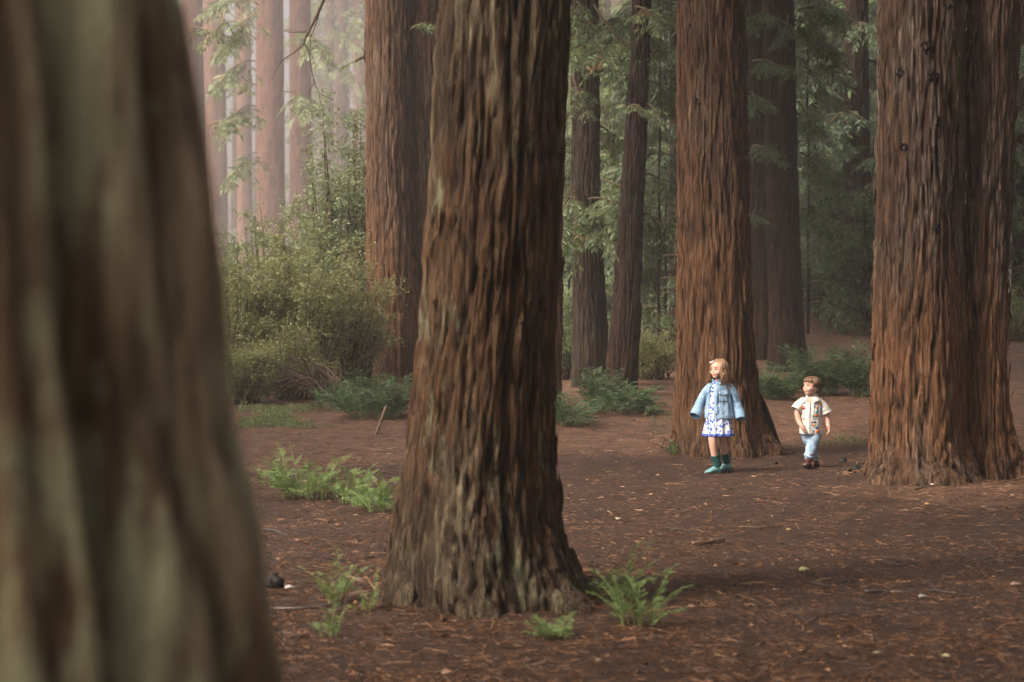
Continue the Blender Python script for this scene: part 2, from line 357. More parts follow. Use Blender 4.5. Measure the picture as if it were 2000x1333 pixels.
def trunk_mesh(name, parent, origin, prof, nth, zs, seed, mat, amp=0.03, cell=0.07, flutes=0.0, roots=(), moss=None, yoff=None, shreds=0):
    """prof: rows (z, cx, r) in world metres, origin world xyz of the thing; stem centre depth = origin y"""
    prof = np.array(sorted(prof)); zs = np.asarray(zs)
    cx = np.interp(zs, prof[:, 0], prof[:, 1]); r = np.interp(zs, prof[:, 0], prof[:, 2])
    # soften the polyline
    ker = np.hanning(9); ker /= ker.sum()
    pad = lambda v: np.convolve(np.concatenate([np.full(4, v[0]), v, np.full(4, v[-1])]), ker, 'valid')
    cx, r = pad(cx), pad(r)
    th = np.linspace(0, 2 * np.pi, nth, endpoint=False)
    TH, ZZ = np.meshgrid(th, zs); RR = np.broadcast_to(r[:, None], TH.shape); CX = np.broadcast_to(cx[:, None], TH.shape)
    zr = ZZ - origin[2]
    ct, st = np.cos(TH), np.sin(TH)
    fl = 1 + flutes * (noise(ct * 2.2, st * 2.2, ZZ * 0.25, seed + 50) * 0.8 + noise(ct * 4.5, st * 4.5, ZZ * 0.4, seed + 51) * 0.5) * (0.25 + 1.2 * np.exp(-np.clip(zr, 0, 9) / 0.45))
    rad = RR * fl + 0.03 * RR * noise(ct * 1.5, st * 1.5, ZZ * 0.9, seed + 60)
    for (ang, wid, out, hh) in roots:
        dth = (TH - ang + np.pi) % (2 * np.pi) - np.pi
        rad = rad + out * np.exp(-(dth / wid) ** 2) * np.exp(-np.clip(zr, 0, 9) / hh)
    X0, Y0 = rad * ct, rad * st
    hgt = bark_height(X0 + seed, Y0, ZZ, seed, cell)
    rad2 = rad + amp * (hgt - 0.6)
    V = np.stack([CX + rad2 * ct, origin[1] + (0 if yoff is None else yoff) + rad2 * st, ZZ], -1).reshape(-1, 3) - np.asarray(origin)
    m = len(zs)
    i = np.arange(m - 1)[:, None] * nth + np.arange(nth)[None]; j = np.arange(m - 1)[:, None] * nth + (np.arange(nth)[None] + 1) % nth
    Q = np.stack([i, j, j + nth, i + nth], -1).reshape(-1, 4)
    o = obj(name, V, [Q, (np.arange(nth) + (m - 1) * nth)[None]], mat, parent)
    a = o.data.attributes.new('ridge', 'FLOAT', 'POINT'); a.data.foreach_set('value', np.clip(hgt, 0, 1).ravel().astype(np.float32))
    if shreds:                                                      # torn strips of bark standing off the stem
        g = np.random.default_rng(seed); Gd = V.reshape(m, nth, 3); nv = int((zs < zs[-14]).sum()); SV = []; SQ = []; n0 = 0
        rd = np.stack([ct, st, 0 * ct], -1)
        for _ in range(shreds):
            k = int(g.integers(5, 26)); i0 = int(g.integers(2, max(3, nv - k - 1))); j0 = int(g.integers(0, nth)); w = int(g.integers(1, 3)); dr = g.uniform(-.12, .12)
            t = np.linspace(0, 1, k); off = amp * .25 + (g.uniform(.002, .030) * (t ** 2 if g.uniform() < .5 else (1 - t) ** 2))
            jj = (j0 + np.round(np.arange(k) * dr).astype(int)) % nth; ji = (jj + w) % nth; ii = i0 + np.arange(k)
            A = Gd[ii, jj] + rd[ii, jj] * off[:, None]; B = Gd[ii, ji] + rd[ii, ji] * (off * .8)[:, None]
            tp = (np.minimum(1, np.minimum(t, 1 - t) * 5) * .8 + .2)[:, None]; c = (A + B) / 2; A = c + (A - c) * tp; B = c + (B - c) * tp
            SV.append(np.stack([A, B], 1).reshape(-1, 3)); q = n0 + 2 * np.arange(k - 1); SQ.append(np.stack([q, q + 1, q + 3, q + 2], -1)); n0 += 2 * k
        so = obj('loose_bark', np.concatenate(SV), [np.concatenate(SQ)], mat, parent); tag(so, kind='stuff')
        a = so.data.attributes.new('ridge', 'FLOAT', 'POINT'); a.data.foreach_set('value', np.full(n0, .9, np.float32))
    return o

def zspan(z0, zvis, ztop, n):
    return np.concatenate([np.linspace(z0 - 0.25, zvis, n), np.linspace(zvis, ztop, 14)[1:]])

def prof_px(d, rows, ztop, taper=0.55):
    """rows (py, xl, xr) seen at distance d"""
    P = []
    for py, xl, xr in rows:
        c = at((xl + xr) / 2, py, d); P.append((c[2], c[0], (xr - xl) / 2 * d / F))
    P.sort()
    (z1, x1, r1), (z0, x0, r0) = P[-1], P[-2]
    lean = np.clip((x1 - x0) / max(z1 - z0, .1), -0.05, 0.05)
    P.append((ztop, x1 + lean * (ztop - z1), r1 * taper))
    return P

# ------------------------------------------------------------------ foliage templates
def needle_spray(nb=12, npair=5, rs=1, nl=0.094, nw=0.025):
    """flat redwood spray of unit length along +X, made of small needle blades"""
    g = np.random.default_rng(rs); V = []; T = []
    def branchlet(p, d, l, k):
        d = d / np.linalg.norm(d); side = np.array([-d[1], d[0], 0])
        for q in range(k):
            t = (q + 0.4) / k
            b = p + d * l * t + np.array([0, 0, -0.10 * l * t * t])
            for s_ in (-1, 1):
                a = d * 0.62 + side * s_ * 0.78
                L = nl * (1.1 - 0.45 * abs(t - 0.4)) * g.uniform(0.8, 1.15)
                tip = b + a * L + np.array([0, 0, g.uniform(-0.012, 0.012)])
                n = len(V); V.extend([b - d * nw, b + d * nw, tip]); T.append((n, n + 1, n + 2))
        n = len(V); e = p + d * l + np.array([0, 0, -0.10 * l])
        V.extend([p - side * 0.006, p + side * 0.006, e]); T.append((n, n + 1, n + 2))
    for i in range(nb):
        t = 0.08 + 0.86 * i / (nb - 1); s_ = 1 if i % 2 else -1
        ang = R(52 - 16 * t) * s_ * g.uniform(0.85, 1.15)
        l = 0.44 * (1 - 0.62 * t) * g.uniform(0.75, 1.2) + 0.05
        branchlet(np.array([t, 0, -0.09 * t * t]), np.array([math.cos(ang), math.sin(ang), g.uniform(-.12, .08)]), l, max(3, int(npair * l / 0.36)))
    branchlet(np.array([0.8, 0, -0.06]), np.array([1, 0, -0.15]), 0.25, npair - 1)
    n = len(V); V.extend([(0, -0.008, 0), (0, 0.008, 0), (1, 0, -0.09)]); T.append((n, n + 1, n + 2))
    return np.array(V), [np.array(T)]
def finger_spray(nb=9, rs=1, w=0.036, ln=0.56):
    """flat redwood spray of unit length along +X whose side shoots stand apart like fingers; each shoot is one tapered, tilted blade of needles"""
    g = np.random.default_rng(rs); V = []; T = []
    def shoot(p, d, l):
        d = d / np.linalg.norm(d); sd_ = np.array([-d[1], d[0], 0]); tl = g.uniform(-.6, .6); sd_ = sd_ * math.cos(tl) + np.array([0, 0, 1.0]) * math.sin(tl); bow = g.normal(0, .10)
        n = len(V); c = lambda t: p + d * l * t + np.array([-d[1], d[0], 0]) * bow * l * t * t + np.array([0, 0, -.22 * l * t * t])
        for t, k in ((0, .3), (.3, 1.0), (.7, .85)): V.extend([c(t) - sd_ * w * k, c(t) + sd_ * w * k])
        V.append(c(1.0)); T.extend([(n, n + 2, n + 1), (n + 1, n + 2, n + 3), (n + 2, n + 4, n + 3), (n + 3, n + 4, n + 5), (n + 4, n + 6, n + 5)])
    for i in range(nb):
        t = 0.06 + 0.86 * i / (nb - 1); s_ = 1 if i % 2 else -1; a_ = R(50 - 18 * t) * s_ * g.uniform(0.7, 1.25)
        shoot(np.array([t, 0, -0.10 * t * t]), np.array([math.cos(a_), math.sin(a_), g.uniform(-.35, .1)]), (ln * (1 - .6 * t) + .06) * g.uniform(.6, 1.15))
    shoot(np.array([.78, 0, -.06]), np.array([1, g.uniform(-.2, .2), -.2]), .3)
    n = len(V); V.extend([(0, -0.007, 0), (0, 0.007, 0), (1, 0, -0.10)]); T.append((n, n + 1, n + 2))
    return np.array(V), [np.array(T)]
SPRAYS_N = [needle_spray(rs=s_) for s_ in (1, 2, 3)]                         # with single needles, for the near sprouts
SPRAYS = [finger_spray(9, s_) for s_ in (1, 2, 3, 9)]
SPRAYS_F = [needle_spray(6, 2, s_, 0.17, 0.05) for s_ in (7, 8)]               # for the far wood and the crowns overhead
SPRAYS_C = [finger_spray(7, s_, 0.050) for s_ in (4, 5, 6)]        # coarser, for far foliage

def strip_leaf(w=0.36, fold=0.10):
    V = np.array([(0, 0, 0), (0.45, w / 2, fold), (1, 0, -0.05), (0.45, -w / 2, fold)])
    return V, [np.array([(0, 2, 1), (0, 3, 2)])]          # two blades folded along the midrib
LEAF = strip_leaf()

def rand_unit(n):
    v = rng.normal(size=(n, 3)); return v / np.linalg.norm(v, axis=1)[:, None]

def limb_sprays(soup, P, size=0.45, dens=1.0, t0=0.2, lod=SPRAYS, m=1, hang=0.25, spread=0.9):
    """sprays standing off both sides of a limb that follows points P"""
    P = np.asarray(P, float); seg = np.linalg.norm(np.diff(P, axis=0), axis=1); L = seg.sum()
    n = max(2, int(L * (1 - t0) / (size * 0.16) * dens))
    t = t0 + (1 - t0) * (np.arange(n) + rng.uniform(0, .8, n)) / n
    cum = np.concatenate([[0], np.cumsum(seg)]) / L
    loc = np.stack([np.interp(t, cum, P[:, k]) for k in range(3)], -1)
    dirs = np.stack([np.interp(t, cum, np.gradient(P[:, k])) for k in range(3)], -1); dirs /= np.linalg.norm(dirs, axis=1)[:, None] + 1e-9
    side = np.cross(dirs, [0, 0, 1]); side /= np.linalg.norm(side, axis=1)[:, None] + 1e-9
    s_ = np.where(np.arange(n) % 2, 1, -1)[:, None]
    D = dirs * rng.uniform(0.35, 0.9, (n, 1)) + side * s_ * spread * rng.uniform(0.5, 1.1, (n, 1)) + np.array([0, 0, -hang]) * rng.uniform(0.2, 1.8, (n, 1)) + rng.normal(0, .12, (n, 3))
    M = frames(D, roll=rng.normal(0, 0.35, n))
    sc = size * rng.uniform(0.6, 1.15, n) * (1.05 - 0.45 * np.clip(t, 0, 1))
    for q, (tv, tf) in enumerate(lod):
        k = np.arange(n) % len(lod) == q
        if k.any(): soup.add(*scatter(tv, tf, M[k], loc[k], sc[k]), m)

def limb(soup, p0, p1, p2, r, size=0.45, dens=1.0, t0=0.2, lod=SPRAYS, sub=0, hang=0.25, n=12):
    P = bez(p0, p1, p2, n) + np.cumsum(rng.normal(0, 0.012, (n, 3)), axis=0) * np.linspace(0, 1, n)[:, None]
    soup.add(*tube(P, np.linspace(r, r * 0.15, n), 5), 0)
    limb_sprays(soup, P, size, dens, t0, lod, 1, hang)
    Lt = np.linalg.norm(P[-1] - P[0])
    for q in range(sub):
        t = 0.25 + 0.65 * (q + rng.uniform(0, .6)) / max(1, sub); b = P[int(t * (n - 1))]
        d = P[-1] - P[0]; d /= np.linalg.norm(d); sd_ = np.cross(d, [0, 0, 1]) * (1 if q % 2 else -1)
        l = Lt * rng.uniform(0.25, 0.42) * (1.1 - 0.5 * t)
        e = b + (d * 0.6 + sd_ * 0.8 + np.array([0, 0, rng.uniform(-.45, -.05)])) * l
        P2 = bez(b, (b + e) / 2 + np.array([0, 0, 0.08 * l]), e, 7)
        soup.add(*tube(P2, np.linspace(r * 0.45, r * 0.1, 7), 4), 0)
        limb_sprays(soup, P2, size, dens, 0.1, lod, 1, hang)

TREE_SPOTS = []
def crown(tree, origin, cx, z0, z1, nb, length, size, mat, lod=SPRAYS_C, seed=0, az=None, dens=0.8, droop=0.35, thin=1.0):
    s = Soup()
    for i in range(nb):
        z = z0 + (z1 - z0) * (i + rng.uniform(0, .9)) / nb
        a_ = rng.uniform(0, 2 * np.pi) if az is None else R(rng.uniform(*az))
        l = length * rng.uniform(0.6, 1.15) * (1.0 - 0.45 * (z - z0) / max(1e-3, z1 - z0))
        d = np.array([math.cos(a_), math.sin(a_), 0])
        p0 = np.array([cx, origin[1], z]); p1 = p0 + d * l * 0.5 + [0, 0, 0.12 * l]; p2 = p0 + d * l + [0, 0, -droop * l]
        limb(s, p0, p1, p2, (0.02 + 0.012 * l) * thin, size, dens, 0.15, lod, sub=5, hang=0.3)
    return s.build('crown', [TWIG, mat], tree, origin=origin)

_CROWNS = {}
def top_crown(tree, origin, cx, z0, mat, length=3.0, size=1.0, height=10, nb=22, variant=0):
    """crown above the picture; alike crowns share their mesh"""
    key = (mat.name, length, size, height, nb, variant)
    if key not in _CROWNS:
        s = Soup()
        for i in range(nb):
            z = height * (i + rng.uniform(0, .9)) / nb; a_ = rng.uniform(0, 2 * np.pi)
            l = length * rng.uniform(0.6, 1.15) * (1.0 - 0.6 * z / height); d = np.array([math.cos(a_), math.sin(a_), 0])
            p0 = np.array([0, 0, z]); limb(s, p0, p0 + d * l * 0.5 + [0, 0, 0.12 * l], p0 + d * l + [0, 0, -0.35 * l], 0.02 + 0.012 * l, size, 0.8, 0.15, SPRAYS_F, sub=5, hang=0.3)
        _CROWNS[key] = s.build('crown', [TWIG, mat], tree).data
        o = [c for c in bpy.data.objects if c.data is _CROWNS[key]][0]
    else:
        o = link(bpy.data.objects.new('crown', _CROWNS[key]), tree)
    o.location = (cx - origin[0], 0, z0 - origin[2]); o.rotation_euler = (0, 0, rng.uniform(0, 6.28))
    return o

def hero_limb(tree, origin, pts, d, r, mat, size=0.42, dens=1.2, sub=3, t0=0.3, lod=SPRAYS, hang=0.35, name='branch'):
    """a limb seen in the photograph: pts = three pixels (px, py[, depth offset])"""
    s = Soup()
    W = [at(p[0], p[1], d + (p[2] if len(p) > 2 else 0)) for p in pts]
    ctrl = 2 * W[1] - (W[0] + W[2]) / 2
    limb(s, W[0], ctrl, W[2], r, size, dens, t0, lod, sub, hang)
    return s.build(name, [TWIG, mat], tree, origin=origin)

def redwood(label, rows, mat, d=None, base=None, nth=110, nz=150, ztop=17, seed=1, amp=0.03, cell=0.07, flutes=0.08, roots=(), twin=None, name='redwood_tree', taper=0.55, shreds=0):
    """rows (py, xl, xr) from top to base in photograph pixels"""
    py, xl, xr = rows[-1]
    if d is None:
        d = dist_for((xl + xr) / 2, base or py); d += (xr - xl) / 2 * d / F * 0.9
    P = prof_px(d, rows, ztop, taper)
    gx = P[0][1]; gz = float(gh(gx, d))
    origin = np.array([gx, d, gz])
    t = thing(name, origin, label, 'tree')
    # carry the base profile down to the ground
    if P[0][0] > gz - 0.3: P.insert(0, (gz - 0.3, P[0][1], P[0][2] * 1.03))
    zvis = at(1000, -40, d)[2]
    trunk_mesh('trunk', t, origin, P, nth, zspan(gz, zvis, ztop, nz), seed, mat, amp, cell, flutes, roots, shreds=shreds)
    TREE_SPOTS.append((gx, d, P[1][2]))
    if twin:
        P2 = prof_px(d + twin['dy'], twin['rows'], ztop, taper)
        if P2[0][0] > gz - 0.3: P2.insert(0, (gz - 0.3, P2[0][1], P2[0][2] * 1.03))
        trunk_mesh('trunk', t, origin, P2, nth, zspan(gz, zvis, ztop, nz), seed + 100, twin.get('mat', mat), amp, cell, flutes, twin.get('roots', ()), yoff=twin['dy'], shreds=shreds)
    return t, origin, P


def root(tree, origin, pts, rad, mat, seed=1, n=28):
    """a surface root: bark-covered limb from the stem into the ground"""
    P = np.asarray(pts, float); t = np.linspace(0, 1, len(P)); tt = np.linspace(0, 1, 40)
    C = np.stack([np.interp(tt, t, P[:, k]) for k in range(3)], -1); r = np.interp(tt, t, rad)
    for _ in range(6): C[1:-1] = (C[:-2] + 2 * C[1:-1] + C[2:]) / 4
    V, fs = tube(C, r, n); cen = np.repeat(C, n, 0); d = V - cen; rr = np.linalg.norm(d, axis=1)[:, None]; d = d / rr
    h = noise(d[:, 0] * 3, d[:, 1] * 3, d[:, 2] * 3 + np.repeat(tt, n) * 2, seed) + .5 * noise(d[:, 0] * 7, d[:, 1] * 7, d[:, 2] * 7 + np.repeat(tt, n) * 4, seed)
    V = V + d * rr * .22 * h[:, None]
    o = obj('root', V - origin, fs, mat, tree)
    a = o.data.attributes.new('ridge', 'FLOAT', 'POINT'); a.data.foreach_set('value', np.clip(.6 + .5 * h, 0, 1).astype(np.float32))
    return o
def knots(tree, origin, d, spots, mat):
    """broken-off branch stubs: a swollen rim round a dark hollow; spots (px, py, radius m, stem centre px, stem radius px)"""
    for (px, py, r, cpx, rpx) in spots:
        q = np.clip((px - cpx) / rpx, -.95, .95); R0 = rpx * d / F
        c = at(px, py, d); p = np.array([c[0], d - R0 * math.sqrt(1 - q * q) + .004, c[2]]); nr = np.array([q, -math.sqrt(1 - q * q), 0])
        a_ = np.cross(nr, [0, 0, 1.0]); b_ = np.array([0, 0, 1.0]); g = np.random.default_rng(int(px + py))
        th = np.linspace(0, 2 * np.pi, 14, endpoint=False); V = []
        for (rr, out) in ((1.7, -.3), (1.35, .35), (1.0, .55), (.75, .35), (.5, -.5), (.05, -.9)):
            w = 1 + .22 * g.normal(size=14); V.append(p + (a_ * np.cos(th)[:, None] + b_ * 1.2 * np.sin(th)[:, None]) * (r * rr * w)[:, None] + nr * r * out)
        V = np.concatenate(V); i = np.arange(5)[:, None] * 14 + np.arange(14)[None]; j = np.arange(5)[:, None] * 14 + (np.arange(14)[None] + 1) % 14
        o = obj('knot', V - origin, [np.stack([i, j, j + 14, i + 14], -1).reshape(-1, 4)], mat, tree)
rng = np.random.default_rng(21)
# ------------------------------------------------------------------ the trees one can tell apart
t_front, o, _ = redwood('out-of-focus trunk with pale lichen filling the left edge, nearest of all the trees',
    [(0, -590, 356), (300, -575, 388), (500, -575, 408), (700, -580, 432), (900, -600, 476), (1100, -620, 526), (1333, -650, 580)],
    BARK_FRONT, d=2.6, nth=180, nz=150, ztop=12, seed=11, amp=0.05, cell=0.08, flutes=0.04, roots=((R(-49), .075, -.10, 60), (R(-74), .05, -.045, 60), (R(-27), .05, -.05, 60), (R(-62), .03, -.03, 60)))


top_crown(t_front, o, -0.4, 8.0, NEEDLE_D, 4.5, 1.2, 5, 16)
t_mid, o, _ = redwood('large brown redwood trunk with a flaring base and root, standing alone in the middle',
    [(0, 862, 1112), (300, 846, 1100), (500, 834, 1090), (600, 826, 1085), (700, 815, 1079), (800, 803, 1075), (900, 790, 1079), (1000, 775, 1090), (1100, 766, 1114), (1170, 762, 1134), (1215, 758, 1146)],
    BARK_MID, base=1196, nth=250, nz=250, ztop=14, seed=21, amp=0.056, cell=0.040, flutes=0.09, roots=((R(-38), 0.22, 0.20, 0.11), (R(-160), 0.35, 0.07, 0.12), (R(-68), .05, -.035, 60), (R(-104), .035, -.025, 60), (R(-42), .04, -.03, 60), (R(-138), .035, -.02, 60), (R(-80), 0.3, 0.05, 0.15)), shreds=150)
root(t_mid, o, [at(1085, 1090, 10.85), at(1122, 1160, 10.72), at(1152, 1212, 10.62), at(1176, 1246, 10.55), at(1205, 1280, 10.45)], [.09, .095, .085, .065, .035], BARK_MID, 4)
top_crown(t_mid, o, 0.3, 9.5, NEEDLE_D, 5.5, 1.3, 7, 26)

t_girl, o, _ = redwood('reddish trunk right behind the girl, with a dark mossy root on its right',
    [(0, 1325, 1452), (300, 1325, 1460), (500, 1324, 1464), (650, 1324, 1468), (750, 1322, 1474), (850, 1318, 1482), (898, 1314, 1492)],
    BARK_RED, base=893, nth=200, nz=210, ztop=21, seed=31, amp=0.060, cell=0.044, flutes=0.07, roots=((R(-8), 0.42, 0.26, 0.24), (R(-60), 0.3, 0.07, 0.2), (R(-120), 0.3, 0.06, 0.2)), shreds=220)
root(t_girl, o, [at(1462, 740, 22.4), at(1482, 800, 22.35), at(1498, 850, 22.3), at(1510, 888, 22.25), at(1518, 915, 22.2)], [.05, .09, .11, .115, .10], BARK_DARK, 6)
knots(t_girl, o, o[1], [(1341, 58, .022, 1389, 64), (1384, 92, .020, 1390, 65), (1359, 205, .032, 1391, 66), (1367, 232, .024, 1391, 66), (1404, 280, .018, 1392, 67), (1368, 398, .020, 1393, 69)], BARK_DARK)
top_crown(t_girl, o, 2.2, 9.5, NEEDLE_D, 5.2, 1.3, 11, 28, 0)

t_right, o, _ = redwood('massive double redwood trunk at the right, two stems fused at a broad fluted base',
    [(0, 1722, 1882), (300, 1716, 1879), (500, 1712, 1877), (700, 1708, 1880), (850, 1704, 1886), (910, 1700, 1905), (955, 1690, 1925)],
    BARK_GREY, base=948, nth=210, nz=210, ztop=21, seed=41, amp=0.065, cell=0.040, flutes=0.10,
    roots=((R(-90), 0.35, 0.08, 0.12), (R(-150), 0.25, 0.07, 0.12), (R(-40), 0.25, 0.07, 0.15)),
    shreds=220, twin=dict(dy=0.10, rows=[(0, 1893, 1990), (300, 1889, 1975), (500, 1887, 1969), (700, 1885, 1964), (800, 1884, 1970), (880, 1880, 1982), (935, 1880, 2000)],
              roots=((R(-30), 0.4, 0.12, 0.15),)))
knots(t_right, o, o[1], [(1747, 150, .024, 1804, 84), (1790, 102, .026, 1804, 84), (1806, 160, .028, 1804, 84), (1840, 32, .030, 1805, 84), (1812, 245, .024, 1802, 85), (1752, 294, .022, 1801, 85), (1806, 300, .020, 1801, 85), (1722, 332, .026, 1801, 85), (1814, 452, .020, 1799, 86)], BARK_DARK)
top_crown(t_right, o, 3.9, 9, NEEDLE_D, 5.2, 1.3, 11, 28, 1)

t_ltwin, o, _ = redwood('tall twin-stemmed redwood just left of the middle trunk, fern-like sprouts at its foot',
    [(0, 715, 803), (300, 716, 808), (500, 718, 816), (650, 722, 820), (750, 726, 826)],
    BARK_RED, base=748, shreds=120, nth=140, nz=150, ztop=21, seed=51, amp=0.06, cell=0.046, flutes=0.06,
    twin=dict(dy=0.25, rows=[(0, 794, 866), (300, 798, 858), (500, 806, 854), (750, 812, 856)]))
top_crown(t_ltwin, o, -1.9, 11.5, NEEDLE_D, 5.2, 1.3, 11, 28, 0)
D = o[1]
hero_limb(t_ltwin, o, [(718, 106), (690, 120), (655, 132)], D, 0.035, NEEDLE, 0.30, 0.5, 1, 0.5)
hero_limb(t_ltwin, o, [(800, 62, -0.8), (820, 44, -1.2), (852, 44, -1.6)], D, 0.012, NEEDLE, 0.30, 0.8, 1, 0.2)

t_back, o, _ = redwood('red-brown trunk mostly hidden behind the right edge of the middle trunk',
    [(0, 1040, 1109), (400, 1036, 1098), (600, 1034, 1097), (812, 1026, 1094)], BARK_RED, base=806, nth=120, nz=150, ztop=20, seed=61, amp=0.055, cell=0.042)
top_crown(t_back, o, o[0], 11, NEEDLE_D, 5.2, 1.3, 11, 28, 1)

t_a, oa, _ = redwood('upright olive-brown stem of the pair of trunks that lean apart',
    [(0, 1116, 1168), (370, 1117, 1171), (500, 1118, 1178), (650, 1120, 1184), (757, 1118, 1190)], BARK_OLIVE, base=757, nth=120, nz=150, ztop=20, seed=71, amp=0.065, cell=0.042)
t_b, ob, _ = redwood('dark stem leaning right, beside the upright olive-brown trunk of the pair',
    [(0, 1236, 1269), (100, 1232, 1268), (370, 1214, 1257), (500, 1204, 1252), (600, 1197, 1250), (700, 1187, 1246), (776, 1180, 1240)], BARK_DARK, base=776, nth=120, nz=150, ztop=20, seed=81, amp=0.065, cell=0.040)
top_crown(t_a, oa, oa[0], 11, NEEDLE_D, 5.2, 1.3, 11, 28, 0); top_crown(t_b, ob, at(1236, 0, ob[1])[0], 12, NEEDLE_D, 5.2, 1.3, 11, 28, 0)
D = oa[1]
for pts, sz, dn, sb in [
    ([(1168, 145, 0), (1200, 122, -.4), (1232, 112, -.8)], .34, 1.0, 2),
    ([(1140, 20, -.3), (1150, 60, -1.2), (1130, 125, -2.0)], .40, 1.3, 4),
    ([(1160, 10, -.3), (1190, 60, -1.0), (1215, 105, -1.6)], .40, 1.3, 4),
    ([(1150, 70, -.3), (1200, 85, -1.2), (1262, 112, -2.0)], .36, 1.3, 3),
    ([(1120, 150, -.3), (1130, 180, -1.0), (1155, 222, -1.6)], .32, 1.0, 2),
    ([(1130, -20, -.3), (1120, 20, -.8), (1112, 60, -1.2)], .40, 1.2, 3),
    ([(1140, 400, -.3), (1128, 430, -1.0), (1122, 530, -1.6)], .36, 1.2, 4),
    ([(1150, 390, -.3), (1190, 395, -1.0), (1250, 440, -1.8)], .40, 1.4, 5),
    ([(1130, 370, -.3), (1105, 400, -.8), (1095, 460, -1.2)], .36, 1.2, 3),
    ([(1175, 350, -.3), (1210, 365, -.9), (1262, 385, -1.5)], .36, 1.2, 3),
    ([(1160, 420, -.3), (1200, 415, -1.2), (1245, 470, -2.0)], .40, 1.4, 5), ([(1120, 410, -.3), (1108, 440, -1.0), (1100, 500, -1.6)], .40, 1.3, 4),
    ([(1150, 430, -.4), (1170, 440, -1.2), (1180, 500, -2.0)], .36, 1.3, 4), ([(1168, 250, .2), (1185, 255, .6), (1215, 300, 1.0)], .40, 1.2, 4),
    ([(1150, 40, -.4), (1170, 90, -1.4), (1165, 150, -2.2)], .42, 1.3, 5), ([(1168, 60, .2), (1200, 40, .6), (1232, 60, 1.0)], .40, 1.2, 4)]:
    hero_limb(t_a, oa, pts, D, 0.022, NEEDLE, sz, dn, sb)
D = ob[1]
for pts, sz, dn, sb in [
    ([(1268, 55, 0), (1290, 80, .5), (1318, 95, 1.0)], .36, 1.0, 3), ([(1268, 100, 0), (1285, 100, .3), (1312, 82, .8)], .36, .8, 2),
    ([(1262, 205, 0), (1280, 215, -.3), (1300, 250, -.5)], .3, .8, 2), ([(1240, 15, -.3), (1262, 20, -.9), (1300, 60, -1.3)], .38, 1.2, 4),
    ([(1258, 340, .3), (1285, 350, .8), (1318, 390, 1.2)], .36, 1.0, 3), ([(1250, 420, .3), (1280, 425, .8), (1312, 480, 1.2)], .42, 1.2, 5), ([(1262, 160, .3), (1290, 170, .8), (1316, 215, 1.2)], .42, 1.2, 5), ([(1264, 20, .3), (1285, 30, .9), (1318, 20, 1.4)], .42, 1.2, 4), ([(1225, 210, -.3), (1245, 205, -.8), (1262, 216, -1.0)], .28, .8, 2)]:
    hero_limb(t_b, ob, pts, D, 0.020, NEEDLE, sz, dn, sb)

t_thin, o, _ = redwood('thin dark trunk half hidden behind the reddish trunk with the girl',
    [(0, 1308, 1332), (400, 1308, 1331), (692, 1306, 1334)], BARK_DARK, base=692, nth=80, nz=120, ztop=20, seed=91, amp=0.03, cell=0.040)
crown(t_thin, o, o[0], 4.0, 10, 16, 2.0, 0.6, NEEDLE_D, dens=0.9)

t_c1, oc, _ = redwood('darker rear trunk of the close pair behind the boy, partly hidden by its neighbour',
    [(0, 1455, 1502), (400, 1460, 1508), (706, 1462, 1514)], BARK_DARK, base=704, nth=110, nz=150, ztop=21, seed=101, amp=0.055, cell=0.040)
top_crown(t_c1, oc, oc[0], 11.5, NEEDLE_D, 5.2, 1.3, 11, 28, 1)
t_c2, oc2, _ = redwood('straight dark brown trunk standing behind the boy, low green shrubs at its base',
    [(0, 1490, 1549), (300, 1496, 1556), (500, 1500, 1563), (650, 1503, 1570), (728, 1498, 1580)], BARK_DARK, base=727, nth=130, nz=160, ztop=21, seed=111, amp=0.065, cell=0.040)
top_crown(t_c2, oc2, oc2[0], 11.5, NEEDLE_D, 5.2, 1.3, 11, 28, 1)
D = oc2[1]
for pts, sz, dn, sb in [
    ([(1470, 120, 0), (1500, 118, -1.2), (1535, 138, -2.0)], .34, 1.0, 3), ([(1500, 20, -.5), (1480, 30, -1.2), (1460, 60, -1.8)], .4, 1.2, 4),
    ([(1540, 30, -.5), (1535, 60, -1.0), (1528, 95, -1.4)], .3, 1.0, 2), ([(1470, 285, 0), (1490, 290, -1.0), (1508, 320, -1.6)], .32, 1.0, 3),
    ([(1465, 180, 0), (1475, 190, -.8), (1478, 225, -1.3)], .3, 1.0, 2), ([(1462, 420, 0), (1472, 420, -.9), (1490, 405, -1.3)], .3, .8, 2),
    ([(1550, 40, 0), (1580, 50, .3), (1625, 100, .6)], .42, 1.1, 4), ([(1552, 110, 0), (1580, 130, .3), (1612, 180, .6)], .4, 1.0, 3),
    ([(1556, 200, 0), (1572, 220, .3), (1592, 290, .6)], .38, 1.0, 3), ([(1560, 20, .3), (1600, 20, .8), (1650, 60, 1.2)], .46, 1.2, 5),
    ([(1558, 70, .3), (1600, 80, .8), (1645, 140, 1.2)], .46, 1.2, 5), ([(1562, 300, .3), (1580, 310, .8), (1612, 360, 1.2)], .42, 1.1, 4), ([(1566, 410, .3), (1590, 420, .8), (1630, 470, 1.2)], .42, 1.1, 4)]:
    hero_limb(t_c2, oc2, pts, D, 0.022, NEEDLE_D, sz, dn, sb)

